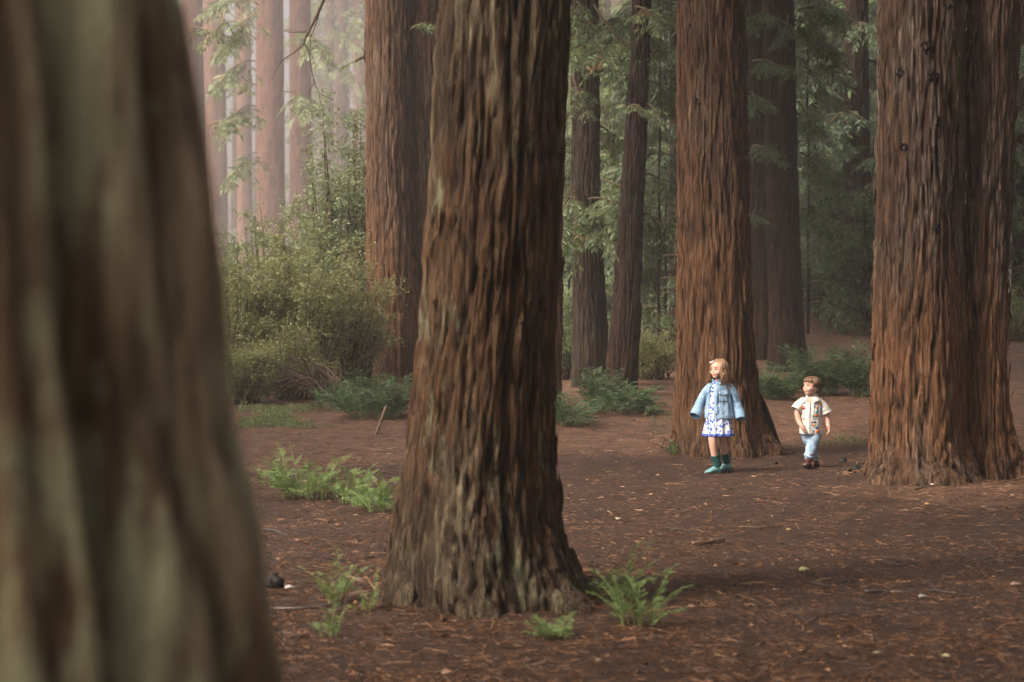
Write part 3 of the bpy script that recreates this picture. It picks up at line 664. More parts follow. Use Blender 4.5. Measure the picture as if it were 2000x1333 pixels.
t_d, od, _ = redwood('hazy dark trunk between the boy and the double trunk, hung with green boughs',
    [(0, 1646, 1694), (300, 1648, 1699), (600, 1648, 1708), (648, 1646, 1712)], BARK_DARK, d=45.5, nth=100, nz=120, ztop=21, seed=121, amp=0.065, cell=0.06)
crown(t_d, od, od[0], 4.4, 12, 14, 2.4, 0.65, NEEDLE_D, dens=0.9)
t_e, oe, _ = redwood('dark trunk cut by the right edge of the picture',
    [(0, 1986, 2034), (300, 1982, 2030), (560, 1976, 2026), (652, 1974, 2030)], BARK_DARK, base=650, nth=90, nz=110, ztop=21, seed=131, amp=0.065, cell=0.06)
crown(t_e, oe, oe[0], 4.5, 12, 14, 2.6, 0.7, NEEDLE_D)

# trunks fading in the fog: (label, rows, distance, material)
FOG = [
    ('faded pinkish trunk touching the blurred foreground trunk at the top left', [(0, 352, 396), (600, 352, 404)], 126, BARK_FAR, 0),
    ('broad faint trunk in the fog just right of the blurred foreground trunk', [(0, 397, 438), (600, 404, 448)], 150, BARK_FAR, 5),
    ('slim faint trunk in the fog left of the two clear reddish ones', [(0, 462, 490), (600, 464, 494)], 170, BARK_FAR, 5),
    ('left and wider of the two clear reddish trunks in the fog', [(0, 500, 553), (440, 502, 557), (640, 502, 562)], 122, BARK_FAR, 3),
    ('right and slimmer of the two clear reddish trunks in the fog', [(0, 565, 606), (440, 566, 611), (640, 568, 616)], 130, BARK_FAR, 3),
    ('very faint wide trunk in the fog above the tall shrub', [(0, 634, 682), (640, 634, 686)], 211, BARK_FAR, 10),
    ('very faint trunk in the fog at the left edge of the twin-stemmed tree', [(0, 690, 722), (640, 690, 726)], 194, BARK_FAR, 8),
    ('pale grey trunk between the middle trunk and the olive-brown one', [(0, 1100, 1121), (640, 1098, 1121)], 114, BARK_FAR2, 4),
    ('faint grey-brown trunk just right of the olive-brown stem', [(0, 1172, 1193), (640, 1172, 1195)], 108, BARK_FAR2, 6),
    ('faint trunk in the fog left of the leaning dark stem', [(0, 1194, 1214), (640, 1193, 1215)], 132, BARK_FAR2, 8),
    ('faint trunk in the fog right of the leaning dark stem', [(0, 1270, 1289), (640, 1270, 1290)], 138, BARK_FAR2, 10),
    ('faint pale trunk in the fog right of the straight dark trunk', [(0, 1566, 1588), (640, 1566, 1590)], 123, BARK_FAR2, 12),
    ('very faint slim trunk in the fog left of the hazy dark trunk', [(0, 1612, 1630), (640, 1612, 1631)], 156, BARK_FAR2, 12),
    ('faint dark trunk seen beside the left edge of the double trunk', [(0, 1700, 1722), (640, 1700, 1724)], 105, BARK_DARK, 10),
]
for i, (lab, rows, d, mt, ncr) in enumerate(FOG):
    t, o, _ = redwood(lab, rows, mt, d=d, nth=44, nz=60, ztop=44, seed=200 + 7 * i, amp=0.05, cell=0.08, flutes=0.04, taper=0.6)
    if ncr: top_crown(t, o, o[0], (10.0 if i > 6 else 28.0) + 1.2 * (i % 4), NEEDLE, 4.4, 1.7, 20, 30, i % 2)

# boughs hanging into the fog at the upper left
lt = bpy.data.objects
for base_obj, pts_list in [(0, [[(350, 60, 0), (400, 55, 0), (470, 80, 0)], [(440, 20, 0), (420, 60, -.5), (375, 92, -1)], [(500, 78, 0), (470, 70, 0), (425, 110, -.4)],
                                [(500, 24, 0), (460, 40, 0), (420, 20, -.4)], [(500, 165, 0), (485, 168, 0), (465, 178, 0)], [(440, 240, 0), (470, 230, 0), (498, 220, 0)], [(400, 250, 0), (430, 235, 0), (455, 240, 0)]])]:
    s = Soup(); D = 46
    for pts in pts_list:
        W = [at(p[0], p[1], D + p[2]) for p in pts]
        limb(s, W[0], 2 * W[1] - (W[0] + W[2]) / 2, W[2], 0.02, 0.5, 0.7, 0.2, SPRAYS, 3, 0.3)
    L4 = [x for x in lt if x.get('label', '').startswith('faded pinkish')][0]
    s.build('branch', [TWIG_PALE, NEEDLE], L4, origin=np.array(L4.location))

for lab, dd, lst in (('left and wider of the two', 88, [[(500, 30), (470, 60), (430, 120)], [(498, 120), (460, 130), (425, 190)], [(500, 210), (470, 215), (440, 280)], [(555, 60), (600, 70), (640, 130)], [(552, 180), (590, 190), (620, 240)], [(500, 300), (480, 310), (450, 370)], [(505, 10), (450, -10), (400, 40)]]),
                     ('very faint wide trunk in the fog above', 150, [[(640, 40), (660, 60), (712, 110)], [(640, 120), (670, 130), (712, 190)], [(680, 20), (700, 40), (716, 90)], [(636, 160), (625, 170), (612, 230)], [(650, 0), (610, 10), (575, 60)]])):
    tr = [x for x in bpy.data.objects if x.get('label', '').startswith(lab)][0]; s = Soup()
    for pts in lst:
        W = [at(p[0], p[1], dd) for p in pts]; W[2][1] -= 2
        limb(s, W[0], 2 * W[1] - (W[0] + W[2]) / 2, W[2], 0.035, 1.1, 1.1, 0.15, SPRAYS_C, 5, 0.4)
    s.build('branch', [TWIG, NEEDLE], tr, origin=np.array(tr.location))

# bare twig hanging from above at the upper left, part of the twin-stemmed tree
s = Soup(); D = 30.0
def twig(pts, r, d=D, r2=None):
    W = np.array([at(p[0], p[1], d) for p in pts])
    t = np.linspace(0, 1, len(W)); tt = np.linspace(0, 1, len(W) * 5)
    P = np.stack([np.interp(tt, t, W[:, k]) for k in range(3)], -1); P[1:-1] = (P[:-2] + P[1:-1] * 2 + P[2:]) / 4; P[1:-1] = (P[:-2] + P[1:-1] * 2 + P[2:]) / 4
    s.add(*tube(P, np.linspace(r, r2 or r * 0.3, len(P)), 5), 0)
twig([(660, -60), (632, 0), (612, 45), (598, 70), (594, 85)], 0.028, r2=0.016)
twig([(598, 62), (575, 64), (555, 62)], 0.012); twig([(594, 85), (575, 103), (550, 118), (538, 140), (533, 155)], 0.012)
twig([(594, 85), (603, 100), (607, 130), (612, 155), (622, 182), (650, 196)], 0.013); twig([(628, 8), (618, 45), (606, 75), (606, 105), (615, 125)], 0.010)
twig([(614, 160), (604, 182), (606, 205)], 0.008); twig([(622, 182), (626, 200), (630, 214)], 0.006); twig([(612, 155), (605, 175), (600, 190)], 0.006)
br = s.build('branch', [TWIG], t_ltwin, origin=np.array(t_ltwin.location))

# ------------------------------------------------------------------ young conifers filling the gaps
def young(label, px, d, h, nb, ln, z0=0.3, mat=NEEDLE_D, size=0.46, dens=0.9, r=0.032, grp=None):
    x = at(px, 600, d)[0]; o = np.array([x, d, float(gh(x, d))])
    t = thing('young_redwood', o, label, 'tree', grp or 'young redwoods among the trunks')
    P = np.array([o + [0.008 * h * noise(i * .4, px, 0), 0, -0.1 + h * i / 11] for i in range(12)], float)
    obj('trunk', *(lambda q: (q[0] - o, q[1]))(tube(P, np.linspace(r, 0.012, 12), 8)), BARK_DARK, t)
    tall = h > 7; H, LN = (9.6, 1.8) if tall else (4.4, 1.5)          # alike crowns share their mesh
    key = ('young', tall)
    if key not in _CROWNS:
        pr = crown(t, np.array([0, 0, 0.0]), 0.0, z0, H, 50 if tall else 30, LN, size, mat, lod=SPRAYS, dens=dens, droop=0.3, thin=0.4); _CROWNS[key] = pr.data
    else: pr = link(bpy.data.objects.new('crown', _CROWNS[key]), t)
    pr.material_slots[1].link = 'OBJECT'; pr.material_slots[1].material = mat
    pr.location = (0, 0, 0); pr.rotation_euler = (0, 0, px * 1.7); pr.scale = (ln / LN, ln / LN, h / H)
young('young redwood with drooping boughs right behind the straight dark trunk', 1578, 42, 9.5, 46, 1.3)
young('young redwood between the leaning dark stem and the reddish trunk', 1288, 39, 9.5, 46, 1.5)
young('young redwood seen through the gap of the two leaning stems', 1200, 48, 6.0, 34, 1.8, mat=NEEDLE)
young('young redwood beside the dark trunk at the right edge', 1966, 42, 5.2, 26, 1.5)
young('young redwood at the left edge of the double trunk, boughs behind it', 1722, 56, 12, 36, 2.0)
young('young redwood left of the hazy dark trunk, feathery against the fog', 1632, 54, 11, 40, 2.0)
young('young redwood close to the left edge of the double trunk, low boughs spreading', 1705, 44, 4.2, 26, 1.6)
young('young redwood showing between the close pair of dark trunks and the reddish one', 1480, 50, 10, 34, 1.6)
young('young redwood behind the gap between the thin dark trunk and the leaning stem', 1300, 47, 10, 36, 1.8)
for lab, px, d, h, ln in (('tall feathery young redwood touching the right edge of the straight dark trunk', 1592, 47, 11, 2.0), ('low bushy young redwood left of the foot of the hazy dark trunk', 1626, 48, 3.4, 1.5),
    ('tall young redwood showing right of the hazy dark trunk', 1702, 60, 12, 2.2), ('low young redwood right of the straight dark trunk, above the boy', 1598, 46, 3.6, 1.5),
    ('tall dim young redwood just left of the hazy dark trunk, further back', 1640, 60, 12, 2.4), ('tall dim young redwood half hidden by the straight dark trunk', 1575, 58, 12, 2.2),
    ('smallest young redwood, low beside the left edge of the double trunk', 1690, 43, 3.2, 1.5), ('farthest tall young redwood, directly behind the hazy dark trunk', 1668, 64, 13, 2.4)):
    young(lab, px, d, h, 0, ln, grp='young redwoods behind the boy')
for lab, px, d, h, ln in (('low young redwood behind the fork of the two leaning stems', 1208, 43, 4.4, 1.5), ('tall young redwood right behind the leaning dark stem', 1248, 52, 11, 2.0),
    ('low young redwood just right of the foot of the leaning dark stem', 1275, 44, 5.0, 1.6), ('tall young redwood behind the upright olive-brown stem', 1150, 52, 10, 1.8),
    ('smallest young redwood, low beside the thin dark trunk', 1300, 40, 3.4, 1.4), ('farthest tall young redwood, dim between the two leaning stems', 1225, 60, 12, 2.2),
    ('tall dim young redwood at the right edge of the middle trunk', 1108, 56, 11, 1.8)):
    young(lab, px, d, h, 0, ln, mat=NEEDLE, grp='young redwoods around the leaning stems')
for lab, px, d, h, ln in (('low young redwood glimpsed between the reddish trunk and the dark pair', 1484, 44, 5.0, 1.5), ('young redwood cut by the right edge, behind the dark trunk there', 1992, 46, 9, 1.8), ('tall dim young redwood right behind the reddish trunk', 1470, 58, 12, 2.0)):
    young(lab, px, d, h, 0, ln, grp='young redwoods at trunk edges')
young('bushy young redwood low between the middle trunk and the olive-brown stem', 1112, 44, 4.6, 30, 1.5, mat=NEEDLE)

# ------------------------------------------------------------------ shrubs
def shrub(label, px, d, w, h, nst, nleaf, leaf, mat, lsize=0.05, stem=TWIG, flat=1.0, dep=None, up=0.62, name='shrub', lo=0.25):
    x = at(px, 600, d)[0]; o = np.array([x, d, float(gh(x, d))]); dep = dep or w
    t = thing(name, o, label, 'shrub')
    s = Soup(); tips = []
    for i in range(int(nst * 1.7)):
        a_ = rng.uniform(0, 2 * np.pi); q = math.sqrt(rng.uniform(0.02, 1))
        e = np.array([math.cos(a_) * q * w / 2, math.sin(a_) * q * dep / 2, h * (lo + (1 - lo) * math.sqrt(max(0, 1 - q * q * 0.8)) * rng.uniform(0.40, 1.12))])
        b = np.array([e[0] * 0.42 + rng.normal(0, .08), e[1] * 0.42 + rng.normal(0, .08), -0.05])
        P = bez(b, np.array([e[0] * .55, e[1] * .55, e[2] * up]), e, 9) + np.cumsum(rng.normal(0, .015, (9, 3)), 0)
        s.add(*tube(P, np.linspace(0.012 + 0.006 * h, 0.003, 9), 5), 0); tips.append(P)
        for k in range(5):
            j = rng.integers(3, 9); d2 = rand_unit(1)[0] * [1, 1, .6] + [0, 0, .25]
            P2 = bez(P[j], P[j] + d2 * .12 * h ** .5, P[j] + d2 * (.30 + .08 * h) * rng.uniform(.6, 1.2) + [0, 0, -.05], 5)
            s.add(*tube(P2, np.linspace(0.005, 0.002, 5), 3, False), 0); tips.append(P2)
    s.build('stem', [stem], t)
    tips = [np.stack([np.interp(np.linspace(0.12, 1, 9), np.linspace(0, 1, len(P)), P[:, k]) for k in range(3)], -1) for P in tips]
    A = np.concatenate(tips)
    pick = A[rng.integers(0, len(A), nleaf)] + rng.normal(0, 0.030 + .006 * h, (nleaf, 3))
    m = nleaf // 5; u = rand_unit(m); rr = rng.uniform(.35, 1, m) ** .6                      # small twigs fill the body of the bush
    cl = noise(u[:, 0] * 3 * rr * w, u[:, 1] * 3 * rr * w, u[:, 2] * 3 * rr * h, int(px)) > .08
    body = np.stack([u[:, 0] * rr * w * .46, u[:, 1] * rr * dep * .46, h * (.42 + .46 * u[:, 2] * rr)], -1)[cl]
    pick = np.concatenate([pick, body]); pick = pick[pick[:, 2] > 0.03]; n = len(pick)
    Dv = rand_unit(n) * [1, 1, .7] + [0, 0, .15]
    V, fs = scatter(leaf[0], leaf[1], frames(Dv, roll=rng.normal(0, .6, n)), pick, lsize * rng.uniform(.6, 1.3, n))
    obj('foliage', V, fs, mat, t, shade=False)
    return t
shrub('tall laurel shrub with pale glossy leaves against the twin-stemmed tree', 675, 35.5, 1.6, 4.9, 24, 10000, LEAF, SHRUB_L, 0.095)
shrub('slimmer laurel left of the tall one, below the slim foggy trunk', 622, 36.5, 1.6, 4.0, 18, 7000, LEAF, SHRUB_L, 0.09)
shrub('laurel with light green branch tips reaching up into the fog', 515, 34, 2.4, 3.2, 20, 8000, LEAF, SHRUB_L, 0.085)
shrub('dense fine-leaved bush filling the middle of the left thicket', 590, 31.5, 1.9, 2.6, 34, 17000, LEAF, SHRUB, 0.062)
shrub('fine-leaved bush at the left end of the thicket beside the blurred trunk', 468, 31, 1.5, 2.1, 28, 12000, LEAF, SHRUB, 0.062)
shrub('low grey-green bush in front of the left thicket', 470, 29.0, 1.3, 0.95, 20, 10000, LEAF, SHRUB, 0.056)
shrub('low bush in the gap under the thicket where the dead branches lie', 560, 30.0, 1.1, 1.2, 20, 9000, LEAF, SHRUB, 0.056)
shrub('leafy bush at the right of the thicket by the twin-stemmed tree', 690, 32.5, 1.2, 2.2, 22, 9000, LEAF, SHRUB, 0.066)
shrub('soft green bush between the leaning stem and the reddish trunk', 1272, 34.0, 1.1, 0.95, 24, 9000, LEAF, SHRUB, 0.045)
shrub('pale green bush glimpsed low right of the middle trunk', 1103, 34, 0.8, 1.6, 16, 7000, LEAF, SHRUB_L, 0.055)
shrub('dark evergreen bush under the hazy dark trunk', 1655, 56, 2.2, 2.2, 26, 9000, LEAF, SHRUB, 0.06)
shrub('dark bush at the right edge below the cut-off trunk', 1985, 41, 1.2, 1.0, 18, 6000, LEAF, SHRUB, 0.055)

# ------------------------------------------------------------------ redwood sprouts round the trunks
def sprouts(label, px, py, w, h, nst, mat, size=0.26, dep=None, dens=1.0, lean=0.6, name='redwood_sprout', d=None, lod=SPRAYS_N, stem=STEM_GREEN, hang=0.1, r=0.005):
    d = d or dist_for(px, py); x = at(px, py, d)[0]; o = np.array([x, d, float(gh(x, d))]); dep = dep or w
    t = thing(name, o, label, 'plant')
    if d > 25: lod = SPRAYS
    s = Soup()
    for i in range(nst):
        b = np.array([rng.uniform(-.5, .5) * w * .6, rng.uniform(-.5, .5) * dep * .6, 0.0])
        b[2] = float(gh(o[0] + b[0], o[1] + b[1])) - o[2] - 0.01
        out = np.array([b[0] / max(w, .01) * 2 + rng.normal(0, .4), b[1] / max(dep, .01) * 2 + rng.normal(0, .4), 0]) * lean * h
        hh = h * rng.uniform(.3, 1.25)
        P = bez(b, b + out * .3 + [0, 0, hh * .8], b + out + [0, 0, hh], 8)
        s.add(*tube(P, np.linspace(r, r * .3, 8), 4, False), 0)
        limb_sprays(s, P, size, dens, 0.15, lod, 1, hang, 0.9)
    s.build('frond', [stem, mat], t)
    return t
G1 = 'redwood sprouts near the trunks'
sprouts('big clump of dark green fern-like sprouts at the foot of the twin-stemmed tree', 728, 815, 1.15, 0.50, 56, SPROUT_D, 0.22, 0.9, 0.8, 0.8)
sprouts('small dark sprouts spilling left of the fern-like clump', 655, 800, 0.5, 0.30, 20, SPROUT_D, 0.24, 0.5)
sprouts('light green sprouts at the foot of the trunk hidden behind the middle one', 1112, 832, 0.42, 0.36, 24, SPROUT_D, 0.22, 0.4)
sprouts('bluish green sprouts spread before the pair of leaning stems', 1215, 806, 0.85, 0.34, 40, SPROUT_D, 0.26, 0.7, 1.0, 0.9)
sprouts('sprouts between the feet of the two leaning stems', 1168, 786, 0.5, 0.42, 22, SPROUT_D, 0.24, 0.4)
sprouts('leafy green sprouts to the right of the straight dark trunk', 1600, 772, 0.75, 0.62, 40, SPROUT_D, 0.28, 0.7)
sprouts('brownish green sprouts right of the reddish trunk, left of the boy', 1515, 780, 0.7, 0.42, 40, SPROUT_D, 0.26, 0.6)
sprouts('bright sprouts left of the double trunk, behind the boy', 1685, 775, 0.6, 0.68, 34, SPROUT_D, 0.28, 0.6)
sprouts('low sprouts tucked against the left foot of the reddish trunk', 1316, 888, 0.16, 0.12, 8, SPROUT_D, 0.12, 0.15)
sprouts('feathery light green sprouts on the low bank, left of the middle trunk', 600, 972, 0.75, 0.36, 30, SPROUT, 0.13, 0.4, 0.55, 0.6)
sprouts('light green sprouts hard against the left side of the middle trunk', 755, 1000, 0.45, 0.26, 24, SPROUT, 0.14, 0.4, 0.6, 0.9)
sprouts('small pale sprouts at the left end of the low bank', 530, 950, 0.28, 0.26, 9, SPROUT, 0.11, 0.3, 0.6)
sprouts('sparse sprouts between the two light green clumps on the bank', 690, 985, 0.35, 0.28, 14, SPROUT, 0.12, 0.3, 0.6)
sprouts('small sprout left of the long dark stick', 655, 1180, 0.14, 0.26, 9, SPROUT, 0.055, 0.14, 0.7, 0.6, r=0.003)
sprouts('sprout growing through the long dark stick', 722, 1192, 0.10, 0.17, 5, SPROUT, 0.050, 0.1, 0.7, 0.6, r=0.003)
sprouts('tiny sprout in front of the long dark stick', 645, 1245, 0.16, 0.13, 6, SPROUT, 0.050, 0.12, 0.7, 0.6, r=0.003)
sprouts('upright pale sprout leaning right against the left foot of the middle trunk', 795, 1172, 0.06, 0.24, 5, SPROUT, 0.045, 0.06, 0.7, 0.9, r=0.004)
sprouts('low bright green sprout in front of the middle trunk', 1080, 1246, 0.22, 0.10, 14, SPROUT, 0.060, 0.15, 0.8, 1.0, r=0.003)
sprouts('tall sparse sprout beside the root of the middle trunk', 1200, 1168, 0.22, 0.30, 9, SPROUT, 0.060, 0.2, 0.6, 0.7, r=0.0035)
sprouts('leafy sprout to the right of the root of the middle trunk', 1245, 1222, 0.26, 0.28, 15, SPROUT, 0.062, 0.2, 0.7, 0.7, r=0.0035)
sprouts('small sprout on top of the root at the right foot of the middle trunk', 1150, 1165, 0.08, 0.10, 6, SPROUT, 0.050, 0.08, 0.8, 0.8, d=10.75, r=0.003)
rng = np.random.default_rng(33)
# ------------------------------------------------------------------ far wood, one hazy mass
s = Soup()
for i in range(80):
    d = rng.uniform(175, 265); x = rng.uniform(-0.36, 0.36) * d; z = float(gh(x, d)); r = rng.uniform(.4, .9)
    P = np.array([[x + .1 * k * rng.normal(0, .3), d, z - .3 + 38 * k / 5] for k in range(6)])
    s.add(*tube(P, np.linspace(r, r * .4, 6), 12), 0)
    for k in range(20):
        zz = z + rng.uniform(2, 36); a_ = rng.uniform(0, 2 * np.pi); l = rng.uniform(2, 5.5)
        p0 = np.array([x, d, zz]); dv = np.array([math.cos(a_), math.sin(a_), 0])
        limb_sprays(s, bez(p0, p0 + dv * l * .5 + [0, 0, .3], p0 + dv * l - [0, 0, .3 * l], 5), 3.4, 0.6, 0.1, SPRAYS_F, 1)
tag(s.build('distant_wood', [BARK_FAR, NEEDLE_D]), 'faint mass of distant trees dissolving in the fog', 'wood', kind='stuff')

s = Soup()                                                       # unseen trees added right of and behind the picture to block sky light
for i in range(36):
    y = rng.uniform(-26, 75); x = rng.uniform(max(11, .33 * y + 5), max(11, .33 * y + 5) + 26); z = float(gh(x, y)); r = rng.uniform(.3, .6)
    s.add(*tube(np.array([[x, y, z - .3 + 22 * k / 5] for k in range(6)]), np.linspace(r, r * .4, 6), 12), 0)
    for k in range(18):
        zz = z + rng.uniform(3, 22); a_ = rng.uniform(0, 2 * np.pi); l = rng.uniform(2, 4.5); p0 = np.array([x, y, zz]); dv = np.array([math.cos(a_), math.sin(a_), 0])
        limb_sprays(s, bez(p0, p0 + dv * l * .5 + [0, 0, .3], p0 + dv * l - [0, 0, .3 * l], 5), 2.4, 0.7, 0.1, SPRAYS_F, 1)
rng = np.random.default_rng(5)
for i in range(27):                                              # more added behind the camera's left shoulder to block the sun
    y = rng.uniform(-26, 22); x = -rng.uniform(max(5.5, .3 * y + 5), max(5.5, .3 * y + 5) + 20); z = float(gh(x, y)); r = rng.uniform(.3, .6)
    s.add(*tube(np.array([[x, y, z - .3 + 22 * k / 5] for k in range(6)]), np.linspace(r, r * .4, 6), 12), 0)
    for k in range(20):
        zz = z + rng.uniform(4, 22); a_ = rng.uniform(0, 2 * np.pi); l = rng.uniform(2, 4.5); p0 = np.array([x, y, zz]); dv = np.array([math.cos(a_), math.sin(a_), 0])
        limb_sprays(s, bez(p0, p0 + dv * l * .5 + [0, 0, .3], p0 + dv * l - [0, 0, .3 * l], 5), 2.4, 0.7, 0.1, SPRAYS_F, 1)
tag(s.build('added_shade_wood', [BARK_DARK, NEEDLE_D]), 'unseen dark wood added beyond both edges of the picture to block light', 'wood', kind='stuff')

rng = np.random.default_rng(44)
# ------------------------------------------------------------------ litter: twigs, needles and flakes nobody could count
def inside_trunk(x, y):
    k = np.zeros(len(x), bool)
    for (tx, ty, r) in TREE_SPOTS: k |= (x - tx) ** 2 + (y - ty) ** 2 < (r * 0.9) ** 2
    return k
def spots(n, y0, y1, spread=0.30, pw=1.0):
    u = rng.uniform(0, 1, n)
    y = 1 / (1 / y0 + u * (1 / y1 - 1 / y0)) if pw else y0 + u * (y1 - y0)
    x = rng.uniform(-spread, spread, n) * y
    k = ~inside_trunk(x, y); return x[k], y[k]
tw = np.array([(0, .5, 0), (0, -.25, .43), (0, -.25, -.43)])
def twigs(n, y0, y1, lmed, rmed, mat, name, label, keep=None, bent=True):
    x, y = spots(n, y0, y1)
    if keep is not None:
        k = rng.uniform(0, 1, len(x)) < keep(x, y); x, y = x[k], y[k]
    n = len(x); L = lmed * np.exp(rng.normal(0, .55, n)); rr = rmed * np.exp(rng.normal(0, .4, n))
    a_ = rng.uniform(0, np.pi * 2, n); el = rng.normal(0, .10, n)
    D = np.stack([np.cos(a_) * np.cos(el), np.sin(a_) * np.cos(el), np.sin(el)], -1)
    M = frames(D, roll=rng.uniform(0, 6.3, n))
    loc = np.stack([x, y, gh(x, y) + rr * 0.6 + np.abs(el) * L * .3 + rng.uniform(0, .008, n)], -1)
    bend = rng.normal(0, .10, (n, 1)) * L[:, None]
    sec = ((-.5, .8), (0.02, 1.0), (.5, .45)) if bent else ((-.5, .9), (.5, .5))
    V = np.zeros((n, 3 * len(sec), 3))
    for j, (t, k) in enumerate(sec):
        off = (bend if bent and j == 1 else 0) * M[:, :, 1]
        for q in range(3):
            V[:, j * 3 + q] = loc + D * (t * L)[:, None] + off + (M[:, :, 1] * tw[q, 1] + M[:, :, 2] * tw[q, 2]) * (rr * 2 * k)[:, None]
    f = []
    for j in range(len(sec) - 1):
        for q in range(3):
            a0, b0 = j * 3 + q, j * 3 + (q + 1) % 3; f.append((a0, b0, b0 + 3, a0 + 3))
    fs = np.array(f)[None] + (np.arange(n) * 3 * len(sec))[:, None, None]
    tag(obj(name, V.reshape(-1, 3), [fs.reshape(-1, 4)], mat, shade=False), label, 'litter', kind='stuff')
LK = lambda x, y: (0.95 - 0.6 * duffmask(x, y)) * (0.4 + 0.6 * smooth(-.25, .3, noise(x * 1.3, y * 1.3, 7.0) + .5 * noise(x * 4, y * 4, 2.0)))
twigs(26000, 7.8, 26, 0.055, 0.0016, LITTER, 'twig_litter', 'dark wet twigs strewn over the forest floor', LK)
twigs(110000, 7.8, 26, 0.028, 0.0014, LITTER, 'needle_carpet', 'fine damp needles matted over the dark path', LK, False)
twigs(42000, 15, 46, 0.055, 0.0022, LITTER_R, 'needle_litter', 'dry reddish needle litter carpeting the ground further back', lambda x, y: 0.04 + 0.96 * duffmask(x, y))
def flakes(n, y0, y1, size, mat, name, label):
    x, y = spots(n, y0, y1); n = len(x)
    D = rand_unit(n) * [1, 1, .22]; sc = size * np.exp(rng.normal(0, .45, n))
    loc = np.stack([x, y, gh(x, y) + 0.008 + .2 * sc], -1)
    V, fs = scatter(*strip_leaf(.45, .12), frames(D, roll=rng.normal(0, .4, n)), loc, sc)
    tag(obj(name, V, fs, mat, shade=False), label, 'litter', kind='stuff')
def drift(n, seed):
    """litter drifted against the feet of the near trunks"""
    g = np.random.default_rng(seed); X = []; Y = []
    for (tx, ty, r) in MOUNDS:
        a_ = g.uniform(0, 2 * np.pi, n); q = r * .95 + np.abs(g.normal(0, .16, n)); X.append(tx + np.cos(a_) * q); Y.append(ty + np.sin(a_) * q)
    x, y = np.concatenate(X), np.concatenate(Y); m = len(x); L = .06 * np.exp(g.normal(0, .5, m)); a_ = g.uniform(0, 6.28, m); el = g.normal(0, .35, m)
    D = np.stack([np.cos(a_) * np.cos(el), np.sin(a_) * np.cos(el), np.sin(el)], -1); M = frames(D); loc = np.stack([x, y, gh(x, y) + np.abs(el) * L * .4 + .004], -1)
    tv = np.array([(-.5, -.03, 0), (-.5, .03, 0), (.5, .015, .02), (.5, -.015, .02), (0, 0, .05)]); V, fs = scatter(tv, [np.array([(0, 1, 4), (1, 2, 4), (2, 3, 4), (3, 0, 4)])], M, loc, L)
    tag(obj('drifted_litter', V, fs, LITTER, shade=False), 'needles and bark scraps drifted against the feet of the trunks', 'litter', kind='stuff')
drift(1500, 4)
flakes(7000, 7.8, 26, 0.017, LITTER, 'bark_flakes', 'brown bark flakes scattered over the ground')
flakes(300, 7.8, 26, 0.026, LEAFL, 'fallen_leaves', 'small orange and tan leaves scattered over the ground')

# low green ground cover at the edge of the thicket
def cover(px0, px1, py0, py1, n, label, mat=GRASS, ls=.05):
    px, py = rng.uniform(px0, px1, n), rng.uniform(py0, py1, n); d = dist_for(px, py); x = (px - 1000) / F * d
    k = noise(x * 1.4, d * .8, 4.0) > -0.12; x, d = x[k], d[k]
    P = np.stack([x, d, gh(x, d) + np.abs(rng.normal(0, .03, len(x)))], -1)
    n = len(P)
    V, fs = scatter(LEAF[0], LEAF[1], frames(rand_unit(n) * [1, 1, .8] + [0, 0, .5], roll=rng.normal(0, .5, n)), P, ls * rng.uniform(.5, 1.4, n))
    tag(obj('ground_cover', V, fs, mat, shade=False), label, 'ground cover', kind='stuff')
cover(465, 650, 798, 838, 3600, 'low pale green plants along the foot of the thicket')
cover(1600, 1690, 855, 872, 350, 'thin strip of green weeds on the ground behind the boy', ls=.035)
cover(1270, 1330, 808, 850, 160, 'few small weeds left of the reddish trunk', ls=.035)

# ------------------------------------------------------------------ single sticks and other small things on the ground
def stick(label, pts, r, mat=STICK_DARK, lift=0.6, name='fallen_stick', r2=None, side=None):
    """pts: pixels on the ground, optionally with a height above it"""
    W = []
    for p in pts:
        d = dist_for(p[0], p[1]); q = at(p[0], p[1], d); W.append([q[0], d, float(gh(q[0], d)) + r * lift + (p[2] if len(p) > 2 else 0)])
    W = np.array(W); t = np.linspace(0, 1, len(W)); tt = np.linspace(0, 1, max(8, 4 * len(W)))
    P = np.stack([np.interp(tt, t, W[:, k]) for k in range(3)], -1)
    P += 0.25 * r * np.random.default_rng(int(pts[0][0])).normal(size=P.shape)
    P[1:-1] = (P[:-2] + 2 * P[1:-1] + P[2:]) / 4
    o0 = P[0].copy()
    V, fs = tube(P - o0, np.linspace(r, r2 or r * .5, len(P)) * np.random.default_rng(3).uniform(.85, 1.15, len(P)), 7)
    o = obj(name, V, fs, mat); o.location = o0
    return tag(o, label, 'stick')
stick('long thin stick crossing the ground left of the middle trunk', [(528, 1192), (590, 1193), (650, 1186), (720, 1166), (778, 1150)], 0.0085, STICK_DARK, 1.2)
stick('short dark stick lying in the soil left of the middle trunk', [(512, 1036), (540, 1040), (562, 1048)], 0.016, STICK_DARK)
stick('tan peeled stick on the path below the girl', [(1352, 1066), (1390, 1063), (1412, 1058)], 0.016, STICK_TAN, 1.0, r2=.012)
stick('thin tan twig on the path above the peeled stick', [(1445, 1032), (1490, 1033), (1530, 1030)], 0.008, STICK_TAN, 1.2)
stick('black stick lying on the path below the double trunk', [(1690, 1160), (1730, 1159), (1768, 1162)], 0.011, STICK_DARK, 1.0)
stick('black stick at right of the two dark ones low on the path', [(1806, 1154), (1840, 1158), (1868, 1161)], 0.008, STICK_DARK, 1.0)
stick('upper thin black stick in the middle of the path', [(1733, 1104), (1770, 1106), (1800, 1102)], 0.008, STICK_DARK, 1.0)
stick('short dark stick in the middle foreground of the path', [(1585, 1143), (1605, 1147), (1622, 1150)], 0.011, STICK_DARK, 1.0)
